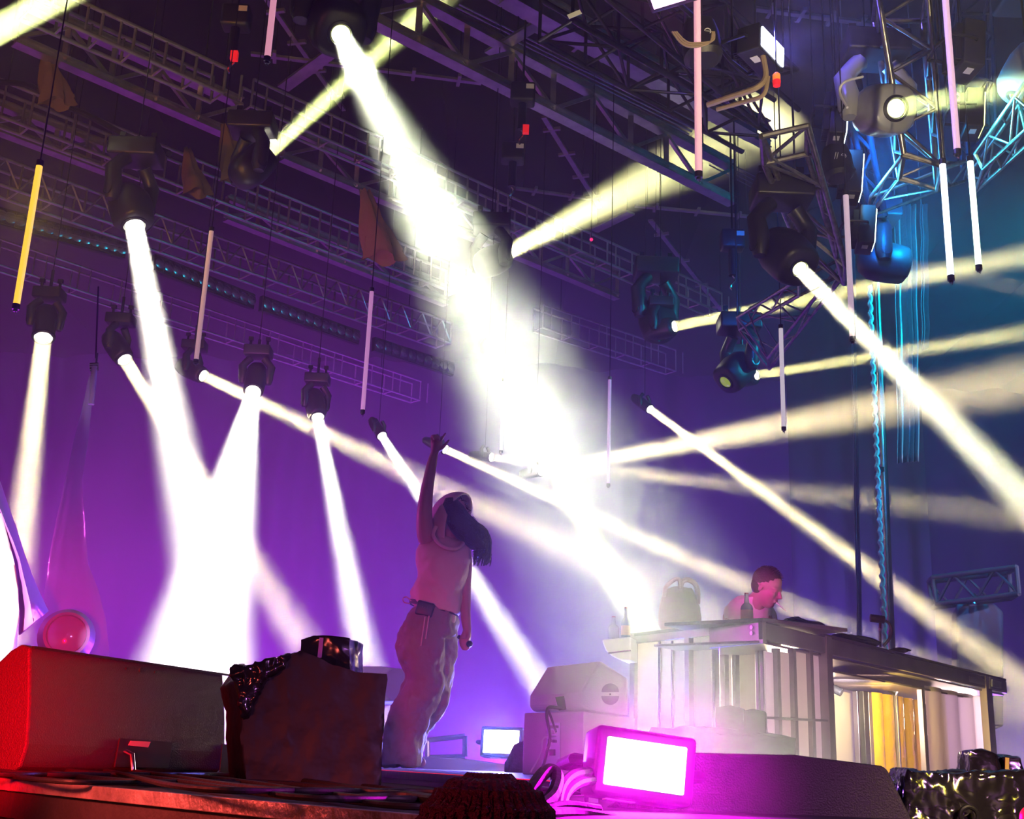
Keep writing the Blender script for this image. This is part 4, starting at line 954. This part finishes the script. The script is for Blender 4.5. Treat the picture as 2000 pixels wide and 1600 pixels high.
# shelf with the bottles at the counter's left end
t2 = thing('bottle_shelf', 'pink lit curved tray jutting from the counter left end, bottles on it', 'shelf', at(1205, 1270, 8.0))
pts = [(1175, 1250), (1232, 1244), (1232, 1290), (1210, 1289), (1195, 1282), (1182, 1270)]
MB().prism([at(x, y, 8.0) for x, y in pts], Vector((.15, .45, 0))).build('tray', whitep, t2, bevel=.01)
MB().bar(at(1188, 1276, 7.98), at(1232, 1271, 7.98), .006, 8).build('rail', chrome, t2)
glass = mat('bottle_glass', (.85, .85, .9), .06, trans=.6, coat=.6)
lbl = mat('beige_label', (.62, .42, .32), .7)
def bottle(px, py, Y, hpx, wpx, label, cap=True, m=None, lab=True):
    B_ = at(px, py, Y); h = pxw(hpx, Y); r = pxw(wpx/2, Y)
    t = thing('bottle', label, 'bottle', B_, 'bottles on the counter')
    prof = [(0, r*.9), (.01*h, r), (.45*h, r), (.55*h, r*.85), (.64*h, r*.42), (.90*h, r*.30), (.91*h, r*.36), (.95*h, r*.36)]
    MB().lathe(B_, UPV, prof, 20).build('glass', m or glass, t, smooth=True)
    MB().lathe(B_ + UPV*.93*h, UPV, [(0, r*.34), (.07*h, r*.34)], 14).build('stopper', mat('cork', (.25, .08, .10), .6), t, smooth=True)
    if lab: MB().lathe(B_ + UPV*.06*h, UPV, [(0, r*1.02), (.32*h, r*1.02)], 20, caps=False).build('paper_label', lbl, t, smooth=True)
bottle(1459, 1213, 7.35, 54, 24, 'tall clear bottle with beige label at the counter corner before the DJ')
bottle(1198, 1247, 8.1, 42, 22, 'squat clear bottle with dark cap at the counter far left', lab=False)
bottle(1222, 1245, 8.15, 58, 18, 'slim pale bottle beside the squat bottle in the glare')
# soft bag with handles
Yg = 8.1
t = thing('hand_bag', 'slouchy soft bag with two upright handles standing on the counter in the glare', 'bag', at(1328, 1228, Yg))
leather = mat('tan_leather', (.42, .30, .30), .6, bump=.3, bscale=12)
rings = []
for y, x0, x1, dz in ((1230, 1290, 1364, .14), (1222, 1286, 1368, .15), (1205, 1286, 1369, .15), (1185, 1288, 1367, .13), (1170, 1292, 1362, .09), (1160, 1294, 1358, .06), (1150, 1296, 1352, .035)):
    p0, p1 = at(x0, y, Yg), at(x1, y, Yg); cc = (p0+p1)/2; hw = (p1-p0).length/2
    rings.append([cc + Vector((hw*math.copysign(abs(math.cos(a_))**.8, math.cos(a_)), dz*math.sin(a_)*(1 + .08*math.sin(6*a_)), .012*math.sin(3*a_))) for a_ in [2*math.pi*j/30 for j in range(30)]])
MB().loft(rings).build('body', leather, t, smooth=True, ang=70)
def smoothpts(P, k=6):
    out = []
    for i in range(len(P)-1):
        p0, p1, p2, p3 = P[max(i-1, 0)], P[i], P[i+1], P[min(i+2, len(P)-1)]
        for q in range(k):
            u = q/k; out.append(.5*((2*p1) + (p2-p0)*u + (2*p0-5*p1+4*p2-p3)*u*u + (3*p1-p0-3*p2+p3)*u**3))
    return out + [P[-1]]
MB().tube(smoothpts([at(x, y, Yg-.05) for x, y in ((1297, 1165), (1300, 1148), (1315, 1134), (1326, 1132), (1329, 1145), (1330, 1165))]), .014, 8).build('handle', leather, t, smooth=True)
MB().tube(smoothpts([at(x, y, Yg-.03) for x, y in ((1329, 1148), (1333, 1136), (1345, 1133), (1358, 1142), (1363, 1160), (1362, 1180))]), .018, 8).build('handle', leather, t, smooth=True)
# cloths, gooseneck
def lump(rows, Y, name, label, m=blkc, dep=.15):
    b = MB(); rings = []
    for x, y0, y1 in rows:
        p0, p1 = at(x, y0, Y), at(x, y1, Y); cc = (p0+p1)/2; hh_ = (p1-p0).length/2
        rings.append([cc + Vector((0, dep*math.cos(a_)*(1+.2*math.sin(4*a_+x)), hh_*math.sin(a_))) for a_ in [2*math.pi*j/16 for j in range(16)]])
    b.loft(rings); crumple(b, .006, 12, 1, x*.1); return tag(b.build(name, m, smooth=True, ang=80), label, 'cloth', 'cloths on the counter')
lump([(1528, 1214, 1216), (1535, 1210, 1218), (1550, 1208, 1222), (1565, 1213, 1227), (1580, 1215, 1232), (1594, 1217, 1236), (1601, 1222, 1236), (1603, 1228, 1235)], 8.0, 'folded_cloth', 'crumpled dark cloth on the counter just right of the DJ')
lump([(1628, 1240, 1243), (1635, 1239, 1247), (1648, 1242, 1250), (1660, 1242, 1253), (1675, 1245, 1256), (1695, 1250, 1260), (1708, 1256, 1262)], 8.6, 'folded_cloth', 'flat dark cloth on the counter left of the gooseneck')
lump([(1742, 1268, 1270), (1755, 1268, 1273), (1766, 1272, 1275)], 9.2, 'folded_cloth', 'small dark cloth right of the gooseneck')
Yq = 9.0
t = thing('desk_microphone', 'black microphone on a short gooseneck stand at the counter back edge', 'microphone', at(1719, 1262, Yq))
MB().lathe(at(1699, 1207, Yq), (at(1728, 1211, Yq) - at(1699, 1207, Yq)), [(0, .020), (.004, .030), (.105, .030), (.11, .024)], 20).build('body', blk, t, smooth=True)
MB().bar(at(1719, 1264, Yq), at(1719, 1216, Yq), .010, 10).build('stand', blkm, t, smooth=True)
MB().bar(at(1718, 1232, Yq), at(1718, 1228, Yq), .013, 10).build('joint', chrome, t, smooth=True)
MB().tube(smoothpts([at(x, y, Yq+.02) for x, y in ((1727, 1212), (1736, 1218), (1741, 1232), (1737, 1248), (1725, 1262))]), .011, 10).build('cable_loop', rubber, t, smooth=True)
# ------------------------------------------------------------------ people
skin = mat('skin', (.44, .25, .27), .45, bump=.05, bscale=60)
hairm = mat('dark_hair', (.018, .010, .012), .4, bump=.6, bscale=90)
shirtm = mat('cream_shirt', (.62, .52, .50), .8, bump=.25, bscale=30)
pantm = mat('khaki_trousers', (.25, .19, .19), .8, noise=.15, nscale=5, bump=.3, bscale=25)
teem = mat('white_tee', (.75, .70, .72), .85, bump=.2, bscale=20)
def rings_loft(b, rows, n=20, wr=0.0, seed=0):
    """rows: (centre, half width vector, half depth vector)"""
    rings = []
    for k, (c, hw, hd) in enumerate(rows):
        rings.append([c + hw*math.cos(a_)*(1 + wr*math.sin(3*a_ + k*.9 + seed)) + hd*math.sin(a_)*(1 + wr*math.sin(4*a_ - k*.7 + seed)) for a_ in [2*math.pi*j/n for j in range(n)]])
    b.loft(rings)
def limb(b, pts, rs, n=14):
    P = smoothpts(pts, 5); m = len(P); rr = []
    for i in range(m):
        f_ = i/(m-1)*(len(rs)-1); j = min(int(f_), len(rs)-2); rr.append(rs[j] + (rs[j+1]-rs[j])*(f_-j))
    b.tube(P, rr, n)
    b.ball(P[0], rr[0]*.98, 12); b.ball(P[-1], rr[-1]*.98, 12)
def fuse(o, vox, smooth=2):
    r = o.modifiers.new('fuse', 'REMESH'); r.mode = 'VOXEL'; r.voxel_size = vox; r.use_smooth_shade = True
    if smooth:
        s = o.modifiers.new('smooth', 'SMOOTH'); s.iterations = smooth; s.factor = .5
    return o
def wrinkle(o, seed=0, amp=.012, scale=5):
    tx = bpy.data.textures.new('folds', 'CLOUDS'); tx.noise_scale = 1/scale; tx.noise_depth = 2
    d = o.modifiers.new('folds', 'DISPLACE'); d.texture = tx; d.strength = amp; d.mid_level = .5; d.texture_coords = 'LOCAL'
    return o
def head_shape(b, c, fwd, up, h, jaw=1.0):
    """head of height h with brow, nose, lips, chin and ears; c its centre"""
    fwd = fwd.normalized(); sd = fwd.cross(up).normalized(); up = sd.cross(fwd).normalized()
    M = lambda x, y, z: c + sd*x*h + fwd*y*h + up*z*h
    rot = Matrix((sd, fwd, up)).transposed()
    b.ball(M(0, -.06, .13), h*.5, 24, (.66, .78, .72), rot)             # skull
    b.ball(M(0, .07, -.12), h*.5, 20, (.54*jaw, .58, .70), rot)          # face
    b.ball(M(0, .16, -.36), h*.5, 16, (.34*jaw, .34, .26), rot)          # chin
    b.ball(M(0, .26, .07), h*.5, 16, (.50, .20, .14), rot)               # brow
    b.tube([M(0, .33, .05), M(0, .385, -.03), M(0, .44, -.105), M(0, .36, -.14)], [h*.035, h*.04, h*.055, h*.04], 10)
    b.ball(M(.05, .36, -.125), h*.035, 8); b.ball(M(-.05, .36, -.125), h*.035, 8)
    b.ball(M(0, .345, -.225), h*.5, 12, (.20, .08, .045), rot); b.ball(M(0, .34, -.265), h*.5, 12, (.17, .08, .05), rot)
    for s_ in (-1, 1):
        b.ball(M(s_*.17, .26, -.10), h*.5, 12, (.17, .18, .17), rot)     # cheek
        b.ball(M(s_*.13, .315, .015), h*.5, 10, (.09, .06, .045), rot)    # eyelid
        b.ball(M(s_*.335, -.03, -.04), h*.5, 12, (.05, .13, .20), rot)    # ear
    return M
def finger(b, P, r0, r1):
    b.tube(smoothpts([Vector(p) for p in P], 4), [r0 + (r1-r0)*i/((len(P)-1)*4) for i in range((len(P)-1)*4+1)], 10)
    b.ball(P[-1], r1, 10)
YP = 7.2
def P_(x, y, dy=0.0): return at(x, y, YP + dy)
X = Vector((1, 0, 0)); Yv = Vector((0, 1, 0)); s_px = YP/F
per = thing('person', 'performer in pale hooded sleeveless top and baggy trousers, one arm raised high, microphone lowered', 'person', (P_(815, 1490).x, P_(815, 1490).y, .05))
b = MB()
# raised arm, hand, lowered arm, neck, head, torso core, shins and feet: one fused skin surface
limb(b, [P_(848, 1066, .02), P_(833, 1050, -.04), P_(829, 1012, -.09), P_(832, 972, -.11), P_(837, 940, -.12), P_(843, 908, -.12), P_(849, 884, -.12)],
     [.050, .056, .050, .042, .035, .032, .0235])
wr_ = P_(849, 886, -.12)
rotI = Matrix.Identity(3)
b.tube([P_(849, 887, -.12), P_(850.5, 876, -.12), P_(852.5, 867, -.125), P_(854, 861, -.125)], [.024, .030, .034, .026], 12)   # palm
b.ball(P_(847, 866, -.12), .020, 12); b.ball(P_(858, 866, -.12), .021, 12)
finger(b, [P_(845.5, 866, -.12), P_(844, 858, -.13), P_(844.5, 852.5, -.15), P_(847, 853, -.175), P_(848, 858, -.18)], .0115, .009)      # index curled
finger(b, [P_(848.5, 864, -.12), P_(848, 856, -.13), P_(849, 851.5, -.15), P_(852, 853, -.175), P_(852.5, 858, -.18)], .0115, .009)
finger(b, [P_(852.5, 864, -.12), P_(852.5, 856, -.13), P_(854, 852, -.15), P_(857, 854, -.172), P_(857, 859, -.178)], .0110, .0085)
finger(b, [P_(859, 865, -.12), P_(862.5, 858, -.125), P_(866, 852.5, -.13), P_(870, 847, -.135)], .0105, .0070)   # little finger up
finger(b, [P_(855, 880, -.12), P_(863, 876, -.135), P_(869, 870, -.14), P_(873, 865, -.145), P_(877, 860.5, -.15)], .0140, .0080)   # thumb out
limb(b, [P_(903, 1068, .02), P_(908, 1100, .03), P_(908, 1140, .03), P_(909, 1172, .02), P_(909.5, 1205, -.02), P_(913, 1232, -.04)], [.050, .045, .038, .033, .031, .024])
b.tube([P_(913, 1230, -.04), P_(911, 1240, -.045), P_(908, 1250, -.05), P_(906, 1256, -.05)], [.024, .030, .034, .026], 12)
for i, (x, y) in enumerate(((901, 1244), (900, 1250), (901, 1256), (904, 1262))):
    finger(b, [P_(x+5, y-2, -.04), P_(x, y+1, -.055), P_(x+1, y+5, -.085), P_(x+7, y+6, -.095), P_(x+11, y+4, -.085)], .0115, .009)
finger(b, [P_(913, 1236, -.06), P_(915, 1244, -.085), P_(912, 1251, -.095), P_(908, 1256, -.095)], .013, .0095)
M1 = head_shape(b, P_(888, 1008, -.02), Vector((.62, -.62, -.12)), Vector((.12, .02, 1)), .225, .92)
limb(b, [P_(874, 1068, .02), P_(878, 1040, .0)], [.058, .052])
rings_loft(b, [(P_(868, 1066), X*.12, Yv*.07), (P_(864, 1090), X*.145, Yv*.09), (P_(862, 1130), X*.13, Yv*.085), (P_(855, 1170), X*.125, Yv*.085), (P_(848, 1200), X*.135, Yv*.09), (P_(846, 1225), X*.13, Yv*.09)])
for fx, dx, dy in ((787, 0, -.02), (812, 0, .10)):
    limb(b, [P_(fx+28, 1360, dy), P_(fx+2, 1440, dy), P_(fx, 1478, dy)], [.055, .042, .036])
    limb(b, [P_(fx, 1482, dy), P_(fx+12, 1490, dy - .08)], [.034, .026])
body = b.build('body', skin, per, smooth=True); fuse(body, .0055, 2)
# sleeveless top with a hood
b = MB()
rows = [(1050, 846, 885, .05), (1062, 822, 908, .085), (1075, 812, 917, .11), (1095, 812, 918, .125), (1116, 815, 914, .125), (1133, 813, 910, .125), (1146, 806, 908, .13), (1156, 802, 906, .135), (1168, 803, 905, .13), (1178, 806, 903, .125)]
def band(b, rows, n=26, wr=0.0, Yc=0.0, sk=0.0):
    R_ = []
    for k, (y, x0, x1, dz) in enumerate(rows):
        p0, p1 = P_(x0, y, Yc), P_(x1, y, Yc); R_.append(((p0+p1)/2, (p1-p0)/2, Yv*dz))
    rings_loft(b, R_, n, wr)
band(b, rows, 28, .02)
# slanting hem: right side hangs lower
hem = []
for k in range(5):
    f_ = k/4; hem.append([(P_(852, 1172 + 6*f_) + X*.0) + X*(.160 - .003*k)*math.cos(a_) + Yv*(.128)*math.sin(a_) + UPV*(-.075*f_*(.15 + .85*(.5+.5*math.cos(a_)))) for a_ in [2*math.pi*j/28 for j in range(28)]])
b.loft(hem)
# hood: shell round the back and side of the head, open to the front right
b2 = MB()
hc = P_(885, 1010, 0)
top = fuse(wrinkle(b.build('top', shirtm, per, smooth=True), 0, .0, 5), .009, 1)
tx = bpy.data.textures.new('top_folds', 'CLOUDS'); tx.noise_scale = .09; tx.noise_depth = 1
d_ = top.modifiers.new('folds', 'DISPLACE'); d_.texture = tx; d_.strength = .030; d_.mid_level = .5; d_.texture_coords = 'LOCAL'
fw = Vector((.72, -.50, -.12)).normalized(); su = fw.cross(UPV).normalized(); uu = su.cross(fw)
n = 26; cols = []
for k in range(13):                      # slices from the back of the head to the face opening
    v = k/12; yy = -.155 + .20*v; rad = .150*math.sqrt(max(0.02, 1 - ((yy - .0)/.165)**2)); rad = max(rad, .03)
    row = []
    for j in range(n+1):
        a_ = -math.pi*.5 + 2*math.pi*j/n
        zz = math.sin(a_)*rad*1.05*(1.35 if math.sin(a_) < 0 else 1.0); xx = math.cos(a_)*rad*.80
        row.append(b2.bm.verts.new(hc + fw*(yy + .03*math.sin(a_)) + su*xx + uu*zz))
    cols.append(row)
for k in range(12):
    for j in range(n): b2.bm.faces.new((cols[k][j], cols[k][j+1], cols[k+1][j+1], cols[k+1][j]))
ho = b2.build('hood', shirtm, per, smooth=True, ang=80); ho.modifiers.new('s', 'SOLIDIFY').thickness = .010
b2 = MB(); b2.tube(smoothpts([P_(852, 1028, -.08), P_(846, 1045, -.09), P_(856, 1060, -.11), P_(872, 1070, -.13), P_(892, 1072, -.12), P_(905, 1060, -.06), P_(908, 1048, .02)], 6), [.012]*37, 12)
b2.build('hood_roll', shirtm, per, smooth=True)
# draw cord at the hip
MB().tube(smoothpts([P_(803, 1174, -.1), P_(794, 1166, -.1), P_(787, 1170, -.1), P_(790, 1177, -.1), P_(801, 1179, -.1)], 5), .0035, 6).build('draw_cord', shirtm, per, smooth=True)
# trousers
b = MB()
leg1 = [(1186, 806, 870, .10), (1205, 793, 872, .12), (1235, 774, 868, .135), (1265, 772, 866, .14), (1290, 781, 866, .13), (1312, 790, 868, .125), (1330, 789, 870, .125), (1348, 778, 868, .125), (1368, 773, 860, .12), (1390, 763, 848, .12), (1412, 755, 836, .115), (1435, 750, 828, .115), (1458, 747, 822, .115), (1480, 745, 818, .11), (1496, 746, 818, .11)]
leg2 = [(1190, 836, 894, .10), (1215, 838, 895, .12), (1250, 840, 894, .13), (1290, 838, 890, .125), (1320, 836, 885, .12), (1345, 832, 882, .12), (1368, 826, 877, .115), (1388, 815, 866, .11), (1410, 800, 852, .11), (1430, 790, 838, .11), (1450, 786, 834, .11), (1466, 785, 832, .11), (1483, 785, 826, .10), (1498, 785, 828, .10)]
band(b, leg1, 24, .03, -.03); band(b, leg2, 24, .03, .09)
band(b, [(1184, 806, 893, .12), (1200, 797, 894, .135), (1225, 785, 894, .145), (1245, 785, 892, .13)], 26, .01, .02)
pants = fuse(b.build('trousers', pantm, per, smooth=True), .010, 2)
tx = bpy.data.textures.new('trouser_folds', 'CLOUDS'); tx.noise_scale = .13; tx.noise_depth = 2
d_ = pants.modifiers.new('folds', 'DISPLACE'); d_.texture = tx; d_.strength = .06; d_.mid_level = .5; d_.texture_coords = 'LOCAL'
b = MB(); wb = []
for k in range(4):
    f_ = k/3
    wb.append([P_(847, 1184 + 9*f_, .02) + X*(.146 + .004*f_)*math.cos(a_) + Yv*(.132 + .003*f_)*math.sin(a_) + UPV*(-.035*math.cos(a_)) for a_ in [2*math.pi*j/30 for j in range(30)]])
b.loft(wb, False); b.build('waistband', mat('dark_waistband', (.03, .02, .03), .6), per, smooth=True)
pk = MB().box(P_(830, 1190, -.135), (.105, .05, .085), Matrix.Rotation(R(12), 3, 'Y'), bev=.012).build('transmitter_pouch', blk, per, smooth=True)
for i in range(3): MB().ball(P_(825 + i*5, 1185 + i, -.163), .0035, 8).build('pouch_stud', chrome, pk)
for (a1, a2) in (((830, 1205), (822, 1262)), ((838, 1203), (831, 1248))):
    MB().tube([P_(a1[0], a1[1], -.165), P_((a1[0]+a2[0])/2, (a1[1]+a2[1])/2, -.175), P_(a2[0], a2[1], -.18)], .004, 6).build('drawstring', shirtm, per, smooth=True)
# hair: a heavy mass falling forward over the face plus loose strands
b = MB(); rs = random.Random(5)
band(b, [(975, 868, 893, .05), (988, 862, 905, .075), (1005, 866, 915, .085), (1022, 872, 923, .085), (1036, 880, 931, .08), (1050, 892, 940, .07), (1062, 908, 948, .055), (1075, 922, 953, .035)], 26, .05, -.055)
for i in range(110):
    sx = rs.uniform(880, 930); sy = 985 + (sx-880)*.9 + rs.uniform(-8, 8); dy = rs.uniform(-.12, .02)
    ex = rs.uniform(924, 957); ey = rs.uniform(1080, 1107)
    mx = max(sx + 22, ex + rs.uniform(-2, 8)) if rs.random() < .6 else (sx+ex)/2 + 8
    pts = [P_(sx, sy, dy), P_((sx+mx)/2 + 6, (sy+1045)/2, dy), P_(min(mx, 958), 1052 + rs.uniform(-6, 14), dy*.8), P_(min(ex+3, 958), (1062+ey)/2 + 6, dy*.7), P_(ex, ey, dy*.6)]
    b.tube(smoothpts(pts, 5), [.0065]*12 + [.0045]*5 + [.003]*3 + [.0012], 5)
for i in range(26):
    a_ = rs.uniform(0, 1); sx = 893 + a_*30; sy = 968 + a_*52
    b.tube(smoothpts([P_(sx-6, sy+5, -.05), P_(sx + 3, sy - 2, -.05), P_(sx + rs.uniform(4, 12), sy + rs.uniform(-6, 8), -.05)], 4), .0014, 4)
b.build('hair', hairm, per, smooth=True)
mic = thing('microphone', 'black handheld microphone held down in the performer lowered hand', 'microphone', P_(917, 1258, -.10))
MB().lathe(P_(896, 1244, -.03), P_(917, 1258, -.10) - P_(896, 1244, -.03), [(0, .012), (.06, .015), (.082, .017)], 14).build('handle', blk, mic, smooth=True)
MB().ball(P_(917, 1258, -.10), .020, 18, (1, 1, 1)).build('grille', mat('mic_grille', (.05, .05, .06), .35, .8, bump=.6, bscale=300), mic, smooth=True)
# ------------------------------------------------------------------ DJ behind the counter
YD = 8.05
def D_(x, y, dy=0.0): return at(x, y, YD + dy)
dj = thing('person', 'DJ with cropped hair and pale T-shirt bending over the counter, cigarette in mouth', 'person', (D_(1470, 1200).x, D_(1470, 1200).y + .2, .0))
b = MB()
M2 = head_shape(b, D_(1499, 1148, 0), Vector((.70, -.50, -.40)), Vector((.22, -.25, 1)), .262, 1.0)
limb(b, [D_(1472, 1185, .10), D_(1484, 1168, .05), D_(1490, 1160, .03)], [.075, .062, .06])
rings_loft(b, [(D_(1468, 1172, .12), X*.06, Yv*.05), (D_(1462, 1185, .14), X*.14, Yv*.10), (D_(1460, 1205, .16), X*.17, Yv*.12), (D_(1458, 1260, .2), X*.16, Yv*.12), (D_(1458, 1330, .25), X*.15, Yv*.11), (D_(1456, 1430, .3), X*.16, Yv*.12)])
limb(b, [D_(1434, 1190, .10), D_(1428, 1225, .05), D_(1440, 1262, -.05), D_(1470, 1240, -.2)], [.055, .050, .040, .03])
limb(b, [D_(1496, 1192, .22), D_(1504, 1228, .2), D_(1515, 1258, .05), D_(1520, 1236, -.15)], [.055, .050, .040, .03])
for cx_, cy_, dy_ in ((1474, 1236, -.24), (1522, 1233, -.19)):
    b.ball(D_(cx_, cy_, dy_), .042, 12, (1, 1.1, .5))
    for k in range(4): finger(b, [D_(cx_ - 5 + k*4, cy_, dy_ - .03), D_(cx_ - 5 + k*4, cy_ + 1, dy_ - .07), D_(cx_ - 5 + k*4, cy_ + 4, dy_ - .09)], .010, .008)
    finger(b, [D_(cx_ - 8, cy_ + 1, dy_), D_(cx_ - 12, cy_ + 2, dy_ - .04), D_(cx_ - 12, cy_ + 4, dy_ - .06)], .012, .009)
for s_ in (-.09, .09): limb(b, [D_(1456, 1430, .3) + X*s_, Vector((D_(1456, 1430, .3).x + s_, D_(1456, 1430, .3).y, .45)), Vector((D_(1456, 1430, .3).x + s_, D_(1456, 1430, .3).y, .06))], [.09, .065, .05])
fuse(b.build('body', skin, dj, smooth=True), .006, 2)
b = MB()
rings_loft(b, [(D_(1478, 1168, .08), X*.085, Yv*.075), (D_(1468, 1176, .12), X*.14, Yv*.10), (D_(1461, 1190, .15), X*.165, Yv*.125), (D_(1459, 1215, .17), X*.165, Yv*.13), (D_(1458, 1290, .22), X*.17, Yv*.13), (D_(1457, 1380, .28), X*.17, Yv*.13)], 24)
limb(b, [D_(1452, 1186, .13), D_(1438, 1196, .10), D_(1432, 1218, .07)], [.085, .078, .066])
limb(b, [D_(1486, 1188, .18), D_(1498, 1204, .20), D_(1502, 1220, .20)], [.075, .068, .06])
fuse(b.build('tee_shirt', teem, dj, smooth=True), .010, 2)
b = MB(); c_ = M2(0, -.06, .155); fwd = Vector((.70, -.50, -.40)).normalized()
sdd = fwd.cross(Vector((.22, -.25, 1))).normalized(); upd = sdd.cross(fwd).normalized(); rot = Matrix((sdd, fwd, upd)).transposed()
b.ball(M2(0, -.085, .17), .262*.5, 24, (.675, .775, .70), rot); b.ball(M2(0, -.16, .02), .262*.5, 20, (.62, .58, .62), rot)
for i in range(260):
    th = rs.uniform(0, 2*math.pi); ph = rs.uniform(.0, 1.2); d = (sdd*math.cos(th)*math.sin(ph)*.67 + fwd*math.sin(th)*math.sin(ph)*.77 + upd*math.cos(ph)*.70)*.131
    p = M2(0, -.085, .17) + d; b.bar(p, p + d.normalized()*.012 + fwd*.008, .0018, 4, .0006)
b.build('hair', mat('short_brown_hair', (.07, .035, .04), .6, bump=.5, bscale=120), dj, smooth=True)
cg = M2(.02, .35, -.245); MB().bar(cg, cg + fwd*.035 + Vector((.035, 0, -.035)), .004, 8).bar(cg + fwd*.035 + Vector((.035, 0, -.035)), cg + fwd*.042 + Vector((.043, 0, -.043)), .0042, 8)
ct = MB().bar(cg, cg + fwd*.04 + Vector((.04, 0, -.05)), .004, 8).build('cigarette', labelw); tag(ct, 'lit white cigarette hanging from the DJ lips', 'cigarette')
# ------------------------------------------------------------------ braided head in front of the stage
YH = 1.62
def H_(x, y, dy=0.0): return at(x, y + 10, YH + dy)
ap = thing('person', 'person before the stage seen from behind, only braided dark hair showing at the bottom edge', 'person', H_(948, 1700))
b = MB(); hcn = H_(948, 1692)
head_shape(b, hcn - Vector((0, 0, .02)), Vector((.1, 1, .0)), UPV, .235, 1)
limb(b, [hcn - UPV*.10, hcn - UPV*.2 - Yv*.02], [.06, .065])
rings_loft(b, [(hcn - UPV*.16, X*.06, Yv*.06), (hcn - UPV*.22, X*.17, Yv*.08), (hcn - UPV*.30, X*.21, Yv*.11), (hcn - UPV*.60, X*.18, Yv*.11), (hcn - UPV*.85, X*.19, Yv*.12)])
for s_ in (-1, 1):
    limb(b, [hcn + X*s_*.19 - UPV*.25, hcn + X*s_*.22 - UPV*.52, hcn + X*s_*.20 - UPV*.78], [.06, .045, .03])
    for k in range(4): finger(b, [hcn + X*s_*(.19 + .012*k) - UPV*.80, hcn + X*s_*(.19+.012*k) - UPV*.86, hcn + X*s_*(.19+.012*k) - UPV*.885 + Yv*.01], .009, .007)
    limb(b, [hcn + X*s_*.09 - UPV*.85, hcn + X*s_*.09 - UPV*1.2, hcn + X*s_*.09 - UPV*1.50], [.085, .06, .045])
fuse(b.build('body', skin, ap, smooth=True), .009, 2)
b = MB(); rings_loft(b, [(hcn - UPV*.19, X*.08, Yv*.07), (hcn - UPV*.23, X*.19, Yv*.09), (hcn - UPV*.32, X*.225, Yv*.125), (hcn - UPV*.60, X*.20, Yv*.125), (hcn - UPV*.9, X*.21, Yv*.13)], 24)
b.build('tee_shirt', blkc, ap, smooth=True)
hm = mat('braided_hair', (.10, .025, .03), .45, bump=.9, bscale=130)
b = MB(); b.ball(hcn + UPV*.005, .100, 26, (.92, 1.05, 1.02)); b.build('scalp_hair', hm, ap, smooth=True)
for i in range(15):                                             # cornrow braids running from crown to nape
    ph = -1.25 + 2.5*i/14; b = MB(); pts = []
    for k in range(26):
        th = -.4 + 2.3*k/25
        d = Vector((math.sin(ph)*math.sin(th + .15), -math.cos(ph)*math.sin(th), math.cos(th)))
        q = hcn + UPV*.005 + Vector((d.x*.095, d.y*.108, d.z*.105)); pts.append(q)
    b.tube(pts, [.0085 + .0028*math.sin(k*2.4) for k in range(26)], 8); b.build('braid', hm, ap, smooth=True)
